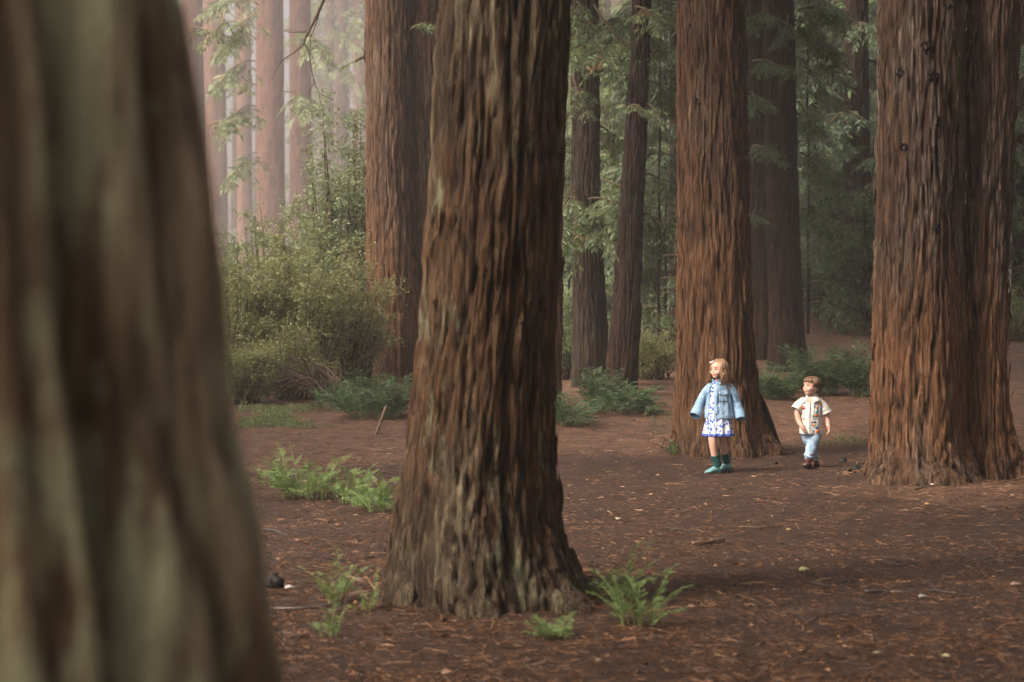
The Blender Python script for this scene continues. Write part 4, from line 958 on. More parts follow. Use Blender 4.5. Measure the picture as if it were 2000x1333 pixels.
stick('bent twig at the bottom right of the path', [(1545, 1190), (1580, 1222), (1598, 1205), (1660, 1198)], 0.007, STICK_DARK, 1.0)
stick('pale twig in front of the double trunk', [(1785, 958), (1810, 952), (1828, 949)], 0.008, STICK_TAN, 1.2)
stick('thin dark twig left of the path edge below the reddish trunk', [(1300, 1033), (1340, 1038), (1362, 1047)], 0.008, STICK_DARK, 1.0)
# the stick leaning out of the fern-like sprouts
d = dist_for(732, 852); q = at(732, 852, d); z = float(gh(q[0], d)); q2 = at(754, 795, d + .3)
V, fs = tube(np.linspace([q[0], d, z - .02], q2, 6) - [q[0], d, z], [.022, .024, .022, .021, .020, .022], 8)
o = obj('leaning_stick', V, fs, STICK_TAN); o.location = (q[0], d, z); tag(o, 'stout broken stick leaning out of the fern-like sprouts', 'stick')
# dark bark chunk left of the double trunk, and one at the left
def chunk(label, px, py, w, h, seed, mat):
    d = dist_for(px, py); q = at(px, py, d); n = 26
    th, ph = np.meshgrid(np.linspace(0, 2 * np.pi, n, endpoint=False), np.linspace(0.02, np.pi - .02, 14))
    X, Y, Z = np.cos(th) * np.sin(ph), np.sin(th) * np.sin(ph), np.cos(ph)
    r = 1 + .45 * noise(X * 1.6, Y * 1.6, Z * 1.6, seed) + .2 * noise(X * 5, Y * 5, Z * 5, seed)
    V = np.stack([X * r * w / 2, Y * r * w * .35, Z * r * h / 2 + h * .32], -1).reshape(-1, 3)
    i = np.arange(13)[:, None] * n + np.arange(n)[None]; j = np.arange(13)[:, None] * n + (np.arange(n)[None] + 1) % n
    o = obj('bark_chunk', V, [np.stack([i, i + n, j + n, j], -1).reshape(-1, 4)], mat); o.location = (q[0], d, float(gh(q[0], d)))
    tag(o, label, 'wood')
CHAR = plain('charred_wood', (0.014, 0.012, 0.011), .7, .3, .5, 30, .6)
chunk('black charred chunk of wood on the ground left of the double trunk', 1672, 922, .17, .07, 3, CHAR)
chunk('dark lump of wood beside the blurred trunk at the lower left', 536, 1150, .10, .10, 5, CHAR)
chunk('small dark knob of wood near the boy on the ground', 1646, 905, .07, .07, 8, CHAR)
# loose leaves large enough to be seen one by one
def leaf(label, px, py, size, col, ang):
    size *= .72; col = tuple(c * .7 for c in col)
    d = dist_for(px, py); q = at(px, py, d)
    n = 9; t = np.linspace(0, 1, n); w = .32 * np.sin(np.pi * t ** .8) + .01
    V = np.concatenate([np.stack([t - .5, w, .10 * np.sin(t * 4) + .08 * w], -1), np.stack([t - .5, 0 * t, .10 * np.sin(t * 4)], -1), np.stack([t - .5, -w, .10 * np.sin(t * 4) + .13 * w], -1)]) * size
    i = np.arange(n - 1); fs = [np.concatenate([np.stack([i, i + n, i + n + 1, i + 1], -1), np.stack([i + n, i + 2 * n, i + 2 * n + 1, i + n + 1], -1)])]
    o = obj('fallen_leaf', V, fs, plain('leaf_colour', col, .6, .3, .25, 12)); o.location = (q[0], d, float(gh(q[0], d)) + .02); o.rotation_euler = (R(12), R(-8), ang)
    tag(o, label, 'leaf')
leaf('pale green-yellow leaf on the middle of the path', 1572, 1119, .11, (.42, .40, .16), .3)
leaf('cream leaf on the path right of the middle trunk', 1207, 1018, .09, (.50, .46, .33), 1.2)
leaf('orange leaf beside the black stick on the path', 1738, 1164, .075, (.42, .17, .04), 2.3)
leaf('pale leaf in front of the double trunk', 1822, 951, .08, (.60, .55, .42), .8)
leaf('grey-white leaf beside the dark lump at the lower left', 566, 1154, .09, (.48, .44, .40), .5)
leaf('pinkish leaf curled at the right edge of the path', 1985, 1148, .10, (.33, .22, .16), .2)
leaf('cream leaf low on the path at the bottom right', 1846, 1290, .07, (.55, .46, .28), -.7)
leaf('greyish leaf on the path left of the black stick', 1802, 1172, .07, (.40, .38, .34), .1)
leaf('yellow leaf left on the path below the girl', 1541, 1040, .065, (.38, .34, .12), .1)
leaf('pale brown leaf at the bottom left foreground', 875, 1322, .09, (.34, .20, .13), .6)

# dead brush under the thicket
s = Soup()
b0 = at(640, 765, dist_for(640, 775)); 
for i in range(34):
    st = at(rng.uniform(610, 690), rng.uniform(758, 782), 29 + rng.uniform(-.6, .6)); a_ = rng.uniform(.2, 1.0)
    en = at(rng.uniform(490, 620), rng.uniform(690, 790), 29 + rng.uniform(-1, 1)); mid = (st + en) / 2 + [0, 0, rng.uniform(.05, .45)]
    P = bez(st, mid, en, 10) + np.cumsum(rng.normal(0, .012, (10, 3)), 0)
    s.add(*tube(P, np.linspace(rng.uniform(.008, .022), .003, 10), 5), 0)
    for k in range(3):
        j = rng.integers(3, 9); P2 = bez(P[j], P[j] + rng.normal(0, .12, 3), P[j] + rng.normal(0, .25, 3) + [-.1, 0, .08], 5); s.add(*tube(P2, np.linspace(.005, .002, 5), 4), 0)
o = s.build('brushwood', [TWIG], origin=b0); o.location = b0; tag(o, 'tangle of bare dead branches under the left thicket', 'brushwood')
# ------------------------------------------------------------------ the two children
def ellipsoid(c, r, ax=None, nu=18, nv=12):
    th, ph = np.meshgrid(np.linspace(0, 2 * np.pi, nu, endpoint=False), np.linspace(0, np.pi, nv))
    L = np.stack([np.cos(th) * np.sin(ph), np.sin(th) * np.sin(ph), np.cos(ph)], -1).reshape(-1, 3) * np.asarray(r)
    V = (L @ np.asarray(ax).T if ax is not None else L) + np.asarray(c)
    i = np.arange(nv - 1)[:, None] * nu + np.arange(nu)[None]; j = np.arange(nv - 1)[:, None] * nu + (np.arange(nu)[None] + 1) % nu
    return V, [np.stack([i, i + nu, j + nu, j], -1).reshape(-1, 4)]

def chain(pts, rad, n=12, m=5):
    """rounded, tapered limb through joints"""
    pts = np.asarray(pts, float); k = len(pts); t = np.arange(k); tt = np.linspace(0, k - 1, (k - 1) * m + 1)
    P = np.stack([np.interp(tt, t, pts[:, q]) for q in range(3)], -1); r = np.interp(tt, t, rad)
    for _ in range(2): P[1:-1] = (P[:-2] + 2 * P[1:-1] + P[2:]) / 4
    d0 = P[0] - P[1]; d0 /= np.linalg.norm(d0); d1 = P[-1] - P[-2]; d1 /= np.linalg.norm(d1)
    P = np.concatenate([[P[0] + d0 * r[0] * .9, P[0] + d0 * r[0] * .6], P, [P[-1] + d1 * r[-1] * .6, P[-1] + d1 * r[-1] * .9]])
    r = np.concatenate([[r[0] * .3, r[0] * .75], r, [r[-1] * .75, r[-1] * .3]])
    return tube(P, r, n)

def add_hand(s, wrist, d, pn, L=0.105, curl=0.5, mirror=1):
    """palm, four unequal bent fingers and a thumb from the side of the palm; d = direction of the fingers, pn = palm normal"""
    d = np.asarray(d, float); d /= np.linalg.norm(d); pn = np.asarray(pn, float); pn -= d * (pn @ d); pn /= np.linalg.norm(pn)
    sd_ = np.cross(pn, d) * mirror; w = np.asarray(wrist, float)
    s.add(*ellipsoid(w + d * L * .26, (L * .30, L * .22, L * .12), np.stack([d, sd_, pn], 1)))
    for k, (off, ln) in enumerate(((-.62, .40), (-.2, .50), (.2, .47), (.58, .36))):
        b = w + d * L * .42 + sd_ * off * L * .27
        d2 = d * math.cos(curl * .6) + pn * math.sin(curl * .6) + sd_ * off * .16; d3 = d * math.cos(curl * 1.5) + pn * math.sin(curl * 1.5) + sd_ * off * .05
        m_ = b + d2 * L * ln * .55; e = m_ + d3 * L * ln * .5
        s.add(*chain([b, m_, e], [L * .062, L * .056, L * .045], 8, 3))
    b = w + d * L * .10 - sd_ * L * .16; m_ = b + (d * .65 - sd_ * .75 + pn * .25) * L * .26
    s.add(*chain([b, m_, m_ + (d * .9 - sd_ * .2 + pn * .35) * L * .24], [L * .075, L * .068, L * .05], 8, 3))

def head_axes(a, tilt=0.0):
    f = np.array([-math.sin(a), -math.cos(a), 0.0]); s_ = np.array([math.cos(a), -math.sin(a), 0.0]); u = np.array([0, 0, 1.0])
    f, u = f * math.cos(tilt) + u * math.sin(tilt), u * math.cos(tilt) - f * math.sin(tilt)
    return s_, f, u

def add_head(s, c, ax, k=1.0, smile=0.0):
    S, Fw, U = ax; A = np.stack(ax, 1); P = lambda a, b, d: np.asarray(c) + (S * a + Fw * b + U * d) * k
    el = lambda p, r: s.add(*ellipsoid(p, np.asarray(r) * k, A))
    el(P(0, -.006, .012), (.078, .086, .082)); el(P(0, .018, -.028), (.066, .062, .060)); el(P(0, .036, -.064), (.040, .034, .028))
    el(P(0, .048, .034), (.054, .032, .034)); el(P(0, .0825, -.019), (.0085, .0095, .0085)); el(P(0, .078, -.008), (.006, .007, .013))
    for q in (-1, 1):
        el(P(.036 * q, .048, -.032 + .004 * smile), (.027, .027, .024 + .003 * smile)); el(P(.078 * q, -.008, -.014), (.008, .016, .023))
    el(P(0, .072, -.046), (.019, .010, .008)); el(P(0, .062, -.077), (.016, .014, .012))
    return P

def face_parts(body, P, ax, k, eye, brow, lips, smile=0.0, teeth=None):
    A = np.stack(ax, 1)
    for q in (-1, 1):
        e = obj('eye', *ellipsoid(P(.028 * q, .0720, .000), np.array((.0110, .0055, .0056 - .002 * smile)) * k, A), SCLERA, body)
        obj('iris', *ellipsoid(P(.027 * q, .0762, .000), np.array((.0062, .003, .0056 - .0018 * smile)) * k, A), eye, e)
        obj('eyelid', *chain([P(.015 * q, .0775, .003), P(.028 * q, .0780, .0075 - .002 * smile), P(.041 * q, .071, .002)], np.array([.0014, .0020, .0014]) * k, 6), LASH, e)
        obj('eyebrow', *chain([P(.013 * q, .082, .020), P(.028 * q, .080, .0235), P(.043 * q, .068, .019)], np.array([.0024, .0026, .0014]) * k, 6), brow, body)
    w = .020 + .006 * smile; up = .008 * smile
    m_ = obj('mouth', *chain([P(-w, .073 - .006 * smile, -.048 + up), P(-w * .5, .0815, -.050 + up * .2), P(0, .084, -.0505), P(w * .5, .0815, -.050 + up * .2), P(w, .073 - .006 * smile, -.048 + up)], np.array([.0014, .0026, .0030, .0026, .0014]) * k, 8), lips, body)
    if teeth: obj('teeth', *chain([P(-w * .6, .080, -.0478 + up * .5), P(0, .0865, -.0490), P(w * .6, .080, -.0478 + up * .5)], np.array([.0014, .0022, .0014]) * k, 6), teeth, m_)

def remeshed(name, soup, voxel, mat, parent, it=4):
    tmp = soup.build(name, [mat])
    m = tmp.modifiers.new('r', 'REMESH'); m.mode = 'VOXEL'; m.voxel_size = voxel; m.use_smooth_shade = True
    q = tmp.modifiers.new('s', 'SMOOTH'); q.iterations = it; q.factor = 0.5
    dg = bpy.context.evaluated_depsgraph_get()
    me = bpy.data.meshes.new_from_object(tmp.evaluated_get(dg))
    old = tmp.data; bpy.data.objects.remove(tmp); bpy.data.meshes.remove(old)
    me.name = name
    if not me.materials: me.materials.append(mat)
    return link(bpy.data.objects.new(name, me), parent)

def garment(rows, n=72, m=60, arc=None, wr=0.004, seed=0, ruffle=None, fz=9.0):
    """rows (z, cx, cy, rx, ry) top to bottom -> V, faces, and a surface function"""
    Rw = np.array(sorted(rows)); zz = np.linspace(Rw[0, 0], Rw[-1, 0], m)
    C = [np.interp(zz, Rw[:, 0], Rw[:, q]) for q in range(1, 5)]
    ker = np.hanning(7); ker /= ker.sum()
    C = [np.convolve(np.concatenate([np.full(3, v[0]), v, np.full(3, v[-1])]), ker, 'valid') for v in C]
    th = np.linspace(0, 2 * np.pi, n, endpoint=False) if arc is None else np.linspace(arc[0], arc[1], n)
    T, Z = np.meshgrid(th, zz); g = [np.broadcast_to(v[:, None], T.shape) for v in C]
    ct, st = np.cos(T), np.sin(T)
    w = wr * (noise(ct * 3.0, st * 3.0, Z * fz, seed) + .6 * noise(ct * 6, st * 6, Z * fz * 1.8, seed + 4))
    if ruffle: w = w + ruffle[0] * np.sin(ruffle[1] * T + 1.5 * np.sin(3 * T)) * smooth(ruffle[2], Rw[0, 0], Z)
    X, Y = g[0] + (g[2] + w) * ct, g[1] + (g[3] + w) * st
    V = np.stack([X, Y, Z], -1).reshape(-1, 3)
    if arc is None:
        i = np.arange(m - 1)[:, None] * n + np.arange(n)[None]; j = np.arange(m - 1)[:, None] * n + (np.arange(n)[None] + 1) % n
    else:
        i = np.arange(m - 1)[:, None] * n + np.arange(n - 1)[None]; j = i + 1
    def surf(t, z, off=0.0):
        k = np.argmin(abs(zz - z)); c_, s_ = math.cos(t), math.sin(t)
        ww = wr * float(noise(c_ * 3.0, s_ * 3.0, z * fz, seed) + .6 * noise(c_ * 6, s_ * 6, z * fz * 1.8, seed + 4)) + off
        p = np.array([C[0][k] + (C[2][k] + ww) * c_, C[1][k] + (C[3][k] + ww) * s_, z])
        nrm = np.array([c_ / C[2][k], s_ / C[3][k], 0]); return p, nrm / np.linalg.norm(nrm)
    return V, [np.stack([i, j, j + n, i + n], -1).reshape(-1, 4)], surf

def thick(o, t=0.004):
    m = o.modifiers.new('cloth_thickness', 'SOLIDIFY'); m.thickness = t; m.offset = -1
    return o

def sleeve(pts, rad, n=28, m=16, wr=0.004, seed=0):
    pts = np.asarray(pts, float); k = len(pts); tt = np.linspace(0, k - 1, (k - 1) * m + 1)
    P = np.stack([np.interp(tt, np.arange(k), pts[:, q]) for q in range(3)], -1); r = np.interp(tt, np.arange(k), rad)
    for _ in range(5): P[1:-1] = (P[:-2] + 2 * P[1:-1] + P[2:]) / 4
    V, fs = tube(P, r, n, cap=False)
    cen = np.repeat(P, n, 0); d = V - cen; d /= np.linalg.norm(d, axis=1)[:, None]
    s_ = np.repeat(np.linspace(0, 1, len(P)), n) * len(P) * .02
    V = V + d * (wr * (noise(d[:, 0] * 2, d[:, 1] * 2 + d[:, 2] * 2, s_ * 30, seed) + .7 * noise(d[:, 0] * 3, d[:, 1] * 3 + d[:, 2] * 3, s_ * 62, seed + 2)))[:, None]
    return V, fs

def patch(surf, t0, t1, z0, z1, off, nt=8, nz=6, shape=None):
    V = []
    for a in range(nz):
        for b in range(nt):
            u, v = b / (nt - 1), a / (nz - 1); zz = z0 + (z1 - z0) * v
            if shape: zz += shape(u, v)
            V.append(surf(t0 + (t1 - t0) * u, zz, off)[0])
    i = np.arange(nz - 1)[:, None] * nt + np.arange(nt - 1)[None]
    return np.array(V), [np.stack([i, i + 1, i + nt + 1, i + nt], -1).reshape(-1, 4)]

def disc(p, nrm, r, petals=0, n=16, dome=.25):
    a = np.cross(nrm, [0, 0, 1.0]); a /= np.linalg.norm(a); b = np.cross(nrm, a)
    th = np.linspace(0, 2 * np.pi, n, endpoint=False); rr = r * (1 + (.28 * np.cos(petals * th) if petals else 0))
    ring = p + (a * np.cos(th)[:, None] + b * np.sin(th)[:, None]) * np.reshape(rr * np.ones(n), (n, 1))
    V = np.concatenate([ring - nrm * r * .3, ring, [p + nrm * r * dome]])
    i = np.arange(n); j = (i + 1) % n
    return V, [np.stack([i, j, j + n, i + n], -1), np.stack([i + n, j + n, np.full(n, 2 * n)], -1)]

def boot(parent, ankle, d, L, top, r, foot_m, shaft_m, sole_m, pitch=0.0, shaft_r=1.0, pointed=True):
    """ankle: point above the heel; d: horizontal toe direction; pitch tips the toe up (+) or the heel up (-)"""
    d = np.array([d[0], d[1], 0.0]); d /= np.linalg.norm(d); sd_ = np.array([-d[1], d[0], 0]); u = np.array([0, 0, 1.0])
    cp, sp = math.cos(pitch), math.sin(pitch); dd = d * cp + u * sp; uu = u * cp - d * sp
    a = np.asarray(ankle, float); W = lambda x, y, z: a + dd * x + sd_ * y + uu * z
    prof = [(-.30, .62, .50), (-.22, .88, .95), (-.05, .96, 1.25), (.12, .92, 1.25), (.28, .98, .92), (.45, 1.05, .68), (.58, .95, .54), (.68, .62 if pointed else .85, .42), (.74, .22 if pointed else .5, .30)]
    n = 18; th = np.linspace(0, 2 * np.pi, n, endpoint=False); V = []
    hb = -L * .42
    for (x, w_, h_) in prof:
        hw, hh = w_ * L * .20, h_ * L * .36
        for t in th:
            zz = math.sin(t); V.append(W(x * L, math.cos(t) * hw * (1 if zz < 0 else (1 - .25 * zz)), hb + hh * .5 + zz * hh * .5))
    m = len(prof); i = np.arange(m - 1)[:, None] * n + np.arange(n)[None]; j = np.arange(m - 1)[:, None] * n + (np.arange(n)[None] + 1) % n
    fs = [np.stack([i, j, j + n, i + n], -1).reshape(-1, 4), np.arange(n)[None, ::-1] * 1, (np.arange(n) + (m - 1) * n)[None]]
    b = obj('boot', np.array(V), fs, foot_m, parent)
    b.modifiers.new('round', 'SUBSURF').render_levels = 2
    V, fs = sleeve([W(-.06 * L, 0, -.05 * L), W(-.07 * L, 0, .18 * L), top], [r * .96, r, r * 1.12], 24, 10, .002, int(L * 1000))
    V[-24:, 2] += .012 * np.cos(2 * np.linspace(0, 2 * np.pi, 24, endpoint=False))
    thick(obj('boot_shaft', V, fs, shaft_m, b), .004)
    V = []
    for q in (0, 1):
        for x, w_ in ((-.33, .60), (-.22, .92), (0, .95), (.28, 1.0), (.45, 1.12), (.6, .98), (.70, .6), (.76, .2)):
            for sgn in (-1, 1): V.append(W(x * L, sgn * w_ * L * .205, hb - .012 + .018 * q))
    k = 16; fs = []
    for i in range(7):
        a0 = 2 * i; fs += [(a0, a0 + 1, a0 + 3, a0 + 2), (a0 + k, a0 + k + 2, a0 + k + 3, a0 + k + 1), (a0, a0 + 2, a0 + k + 2, a0 + k), (a0 + 1, a0 + k + 1, a0 + k + 3, a0 + 3)]
    fs += [(0, k, k + 1, 1), (14, 15, k + 15, k + 14)]
    obj('sole', np.array(V), [np.array(fs)], sole_m, b, shade=False)
    V, fs = tube([W(-.2 * L, 0, hb - .034), W(-.2 * L, 0, hb - .004)], [.19 * L, .2 * L], 14); obj('heel', V, fs, sole_m, b)
    return b

def hair_locks(s, c, ax, k, n, zend, front=62, seed=0, rad=.011, fringe=None, lift=1.0, down=True, side_part=0.0, wild=0.0):
    """locks from the parting over the skull, then hanging"""
    g = np.random.default_rng(seed); S, Fw, U = ax
    for i in range(n):
        phi = 2 * np.pi * (i + g.uniform(-.3, .3)) / n; ang = abs((phi + np.pi) % (2 * np.pi) - np.pi)   # 0 = straight ahead
        infront = ang < R(front)
        tmax = R(fringe if infront else 100) if fringe else R(100)
        if infront and not fringe: continue
        tt = np.linspace(R(4), tmax * g.uniform(.92, 1.04), 9); lf = lift * g.uniform(.98, 1.06)
        P = []
        for t in tt:
            v = S * math.sin(phi) * math.sin(t) * .083 * lf + Fw * (math.cos(phi) * math.sin(t) * .091 * lf - .006) + U * (.012 + math.cos(t) * .090 * lf)
            P.append(np.asarray(c) + (v + S * side_part * (1 - t / tmax) * .03) * k)
        if down and not infront:
            last = P[-1]; out = (S * math.sin(phi) + Fw * math.cos(phi)); zlen = last[2] - zend * g.uniform(.985, 1.02)
            for q in (.25, .5, .75, 1.0):
                P.append(last + out * (.016 * math.sin(q * 2.4) + g.normal(0, .005)) - np.array([0, 0, zlen * q]) + S * g.normal(0, .006) + Fw * g.normal(0, .004))
        P = np.array(P); P = P + np.cumsum(g.normal(0, wild, P.shape), 0) * np.linspace(0, 1, len(P))[:, None]; r = rad * k * np.interp(np.linspace(0, 1, len(P)), [0, .25, .7, 1], [.5, 1, 1, .35])
        s.add(*tube(P, r, 7))

def skin_mat(name, c, blush):
    k = NT(name); n = k.noise(k.coords(), 14, 3, .5)
    k.base(k.mix(k.ramp(n, [(.35, (0, 0, 0)), (.7, (.6,) * 3)]), c, blush)); k.rough(.5, .4)
    k.b.inputs['Subsurface Weight'].default_value = .12; k.b.inputs['Subsurface Radius'].default_value = (.02, .008, .004); k.b.inputs['Subsurface Scale'].default_value = .3
    return k.m
def hair_mat(name, a, b):
    k = NT(name); n = k.noise(k.coords((1, 1, .15)), 90, 4, .6); g = k.n('ShaderNodeNewGeometry')
    c = k.mix(k.ramp(g.outputs['Random Per Island'], [(0, (0, 0, 0)), (1, (.7,) * 3)]), k.ramp(n, [(.35, a), (.65, b)]), b)
    k.base(c); k.rough(.38, .5); k.bump(n, .5, .004); return k.m
def denim(name, lo, hi):
    k = NT(name); n = k.noise(k.coords((1, 1, .7)), 16, 5, .65); f = k.noise(k.coords((1, 1, 1)), 260, 2, .5)
    c = k.ramp(n, [(.32, lo), (.68, hi)]); c = k.mix(k.ramp(f, [(.4, (.22,) * 3), (.6, (0, 0, 0))]), c, lo)
    k.base(c); k.rough(.85, .2); k.bump(n, .5, .012); return k.m
def dress_mat():
    k = NT('floral_cotton'); v = k.coords()
    wob = k.noise(v, 60, 2, .5)
    def vor(scale, thr, soft=.04, off=(0, 0, 0)):
        mp = k.n('ShaderNodeMapping'); mp.inputs['Location'].default_value = off; k.l(v, mp.inputs['Vector'])
        vd = k.n('ShaderNodeTexVoronoi'); vd.inputs['Scale'].default_value = scale; k.l(mp.outputs[0], vd.inputs['Vector'])
        ad = k.n('ShaderNodeMath', operation='MULTIPLY_ADD'); k.l(wob, ad.inputs[0]); ad.inputs[1].default_value = .5; k.l(vd.outputs['Distance'], ad.inputs[2])
        return k.ramp(ad.outputs[0], [(thr + .25, (1, 1, 1)), (thr + .25 + soft, (0, 0, 0))])
    c = k.mix(vor(34, .47), (.74, .75, .78), (.08, .16, .50)); c = k.mix(vor(34, .16), c, (.03, .07, .34))
    c = k.mix(vor(60, .20, .04, (3, 1, 2)), c, (.22, .34, .66)); c = k.mix(vor(34, .10, .03, (7, 5, 1)), c, (.70, .30, .10))
    k.base(c); k.rough(.85, .2); return k.m
SKIN = skin_mat('skin', (.56, .34, .25), (.62, .33, .26)); SKIN_B = skin_mat('skin_boy', (.54, .33, .24), (.62, .32, .24))
SCLERA = plain('eye_white', (.62, .58, .55), .3, .5, .05); IRIS = plain('iris_dark', (.035, .030, .028), .2, .6, .2); LASH = plain('lash', (.05, .032, .022), .6, .2, .1)
LIPS = plain('lips', (.46, .21, .18), .45, .4, .1); LIPS_B = plain('lips_smile', (.38, .15, .12), .45, .4, .1); TEETH = plain('teeth', (.72, .68, .60), .3, .5, .05)
HAIR_G = hair_mat('golden_brown_hair', (.11, .058, .028), (.26, .15, .075)); HAIR_B = hair_mat('brown_hair', (.07, .034, .017), (.17, .088, .043))
BROW = plain('eyebrow', (.22, .13, .07), .7, .2, .1); BROW_B = plain('eyebrow_brown', (.12, .07, .04), .7, .2, .1)
DENIM_L = denim('light_denim', (.13, .24, .37), (.33, .48, .62)); DENIM_J = denim('jeans_denim', (.16, .27, .38), (.44, .58, .69))
STITCH = plain('denim_seam', (.30, .43, .53), .85, .2, .15); BUTTON = plain('metal_button', (.30, .26, .20), .35, .6, .1)
DRESS = dress_mat(); TRIM = plain('blue_lace', (.07, .14, .52), .85, .2, .35, 120)
TEAL_D = plain('dark_teal_leather', (.008, .060, .060), .35, .5, .35, 30, .3); TEAL_L = plain('pale_teal_leather', (.12, .27, .265), .55, .35, .5, 30, .3); SOLE = plain('sole', (.05, .04, .035), .7, .3, .2)
BROWN_L = plain('brown_leather', (.105, .040, .030), .30, .6, .35, 25, .3); SOLE_B = plain('black_sole', (.008, .008, .008), .6, .3, .2); LACE = plain('boot_lace', (.06, .03, .02), .7, .3, .2)
WHITE = plain('white_cotton', (.62, .60, .56), .85, .2, .05, 14, .35); BOWM = plain('white_bow', (.75, .72, .74), .7, .3, .05)

# --- girl
gd = 19.9; gx = (1403 - 1000) / F * gd; gz = float(gh(gx, gd))
girl = thing('person', (gx, gd, gz), 'girl in a light denim jacket, blue floral dress and teal boots, walking left', 'person')
s = Soup(); GA = head_axes(R(48), R(2)); hc = np.array([0.0, -.01, 1.032])
HK = 0.94; P = add_head(s, hc, GA, HK)
s.add(*chain([(0.008, .01, .985), (.008, .015, .93), (.008, .02, .88)], [.040, .036, .045]))
s.add(*ellipsoid((.008, .01, .80), (.105, .072, .10))); s.add(*ellipsoid((.008, .01, .68), (.092, .072, .11))); s.add(*ellipsoid((.005, .01, .57), (.10, .080, .085)))
s.add(*chain([(-.075, .03, .855), (-.150, .055, .740), (-.194, .03, .655)], [.040, .030, .023])); add_hand(s, (-.194, .03, .655), (-.55, -.35, -.75), (.6, 0, -.5), .10, .7, 1)
s.add(*chain([(.105, -.02, .855), (.172, 0, .715), (.204, -.03, .63)], [.040, .030, .023])); add_hand(s, (.204, -.03, .63), (.15, -.3, -.95), (-.8, 0, -.1), .10, .7, -1)
s.add(*chain([(-.030, .0, .54), (-.068, -.080, .340), (-.028, -.05, .10)], [.066, .043, .029])); s.add(*ellipsoid((-.046, -.05, .235), (.036, .038, .070)))
s.add(*chain([(.045, .02, .54), (.046, .01, .335), (.086, .085, .13)], [.066, .043, .029])); s.add(*ellipsoid((.064, .050, .235), (.036, .038, .070)))
body = remeshed('body', s, .0050, SKIN, girl)
face_parts(body, P, GA, HK, IRIS, BROW, LIPS)
s = Soup(); hair_locks(s, hc, GA, HK, 130, .885, 56, 5, .0078, None, 1.02); hair_locks(s, hc, GA, HK, 120, .90, 60, 6, .0068, None, 1.07, True, .4); hair_locks(s, hc, GA, HK, 90, .87, 64, 7, .0045, None, 1.10, True, 0, .003); hair_locks(s, hc, GA, HK, 110, .86, 60, 8, .0022, None, 1.13, True, .3, .005)
s.add(*ellipsoid(hc + np.array([0.012, .014, .022]), (.076, .079, .079)))
hair = s.build('hair', [HAIR_G], body)
s = Soup(); bp = P(-.052, .050, .075)
for q in (-1, 1):
    s.add(*ellipsoid(bp + np.array([.011 * q, 0, .003 + .004 * q]), (.012, .005, .008), Matrix.Rotation(.5 * q, 3, 'Y')))
s.add(*ellipsoid(bp, (.006, .007, .006))); s.build('hair_bow', [BOWM], body)
rows = [(.920, .008, .012, .046, .046), (.89, .008, .012, .066, .054), (.86, .008, .012, .100, .068), (.75, .006, .008, .108, .082), (.62, .004, .005, .116, .094), (.5, .002, .0, .134, .110), (.42, 0, 0, .144, .122), (.385, 0, 0, .150, .130)]
V, fs, dsurf = garment(rows, 120, 80, None, .005, 3, (.010, 13, .62), 5)
dress = thick(obj('dress', V, fs, DRESS, girl), .003)
V, fs, tsurf = garment([(.397, 0, 0, .1525, .1325), (.374, 0, 0, .1535, .1335)], 120, 8, None, .0, 3, None)
V2, _, _ = garment([(.397, 0, 0, .1525, .1325), (.374, 0, 0, .1535, .1335)], 120, 8, None, .005, 3, None, 5)
th = np.arctan2(V[:, 1], V[:, 0]); rr = .010 * np.sin(13 * th + 1.5 * np.sin(3 * th)); V2[:, 0] += rr * np.cos(th); V2[:, 1] += rr * np.sin(th); V2[:, 2] += np.where(V2[:, 2] < .38, .006 * np.cos(th * 30), 0)
thick(obj('hem_trim', V2, fs, TRIM, dress), .004)
# jacket, open towards the front
op = R(-90 - 43)
rows = [(.905, .010, .012, .058, .056), (.885, .012, .012, .090, .066), (.865, .014, .012, .120, .080), (.82, .014, .012, .128, .092), (.72, .014, .010, .132, .100), (.62, .014, .008, .140, .106), (.575, .014, .008, .144, .110), (.55, .014, .008, .142, .110)]
gap = R(15)
V, fs, js = garment(rows, 110, 70, (op + gap, op + 2 * np.pi - R(11)), .011, 12, None, 9)
jacket = thick(obj('jacket', V, fs, DENIM_L, girl), .006)
V, fs, _ = garment([(.585, .014, .008, .150, .116), (.548, .014, .008, .150, .116)], 110, 8, (op + gap, op + 2 * np.pi - R(11)), .004, 13)
thick(obj('waistband', V, fs, DENIM_L, jacket), .006)
for nm, pts, rd, cuff in (('sleeve', [(-.035, .02, .868), (-.075, .03, .858), (-.120, .052, .80), (-.165, .062, .720), (-.192, .04, .655), (-.214, .012, .605)], [.020, .042, .046, .045, .047, .055], [(-.204, .022, .622), (-.232, -.012, .568)]),
                         ('sleeve', [(.045, -.005, .878), (.098, -.015, .866), (.148, -.012, .80), (.186, -.005, .705), (.205, -.03, .63), (.215, -.055, .580)], [.020, .042, .047, .044, .044, .050], [(.212, -.045, .605), (.219, -.070, .545)])):
    V, fs = sleeve(pts, rd, 30, 14, .007, int(abs(pts[0][0]) * 1000)); sl = thick(obj(nm, V, fs, DENIM_L, jacket), .004)
    V, fs = sleeve(cuff, [rd[-1] * 1.04] * 2, 30, 8, .002, 3); thick(obj('cuff', V, fs, DENIM_L, sl), .006)
V, fs, _ = garment([(.935, .008, .014, .072, .066), (.905, .010, .014, .062, .058), (.892, .010, .012, .094, .078)], 60, 14, (op + R(26), op + 2 * np.pi - R(18)), .003, 15)
thick(obj('collar', V, fs, DENIM_L, jacket), .006)
ta = lambda px: -math.acos(np.clip(((px - 1403) / 195 - .014) / .131, -1, 1))
fl = obj('pocket_flap', *patch(js, ta(1402), ta(1420), .815, .788, .006, 10, 5, lambda u, v: -.012 * v * (1 - abs(2 * u - 1))), DENIM_L, jacket); thick(fl, .007)
obj('button', *disc(*js(ta(1411), .785, .015), .006), BUTTON, fl)
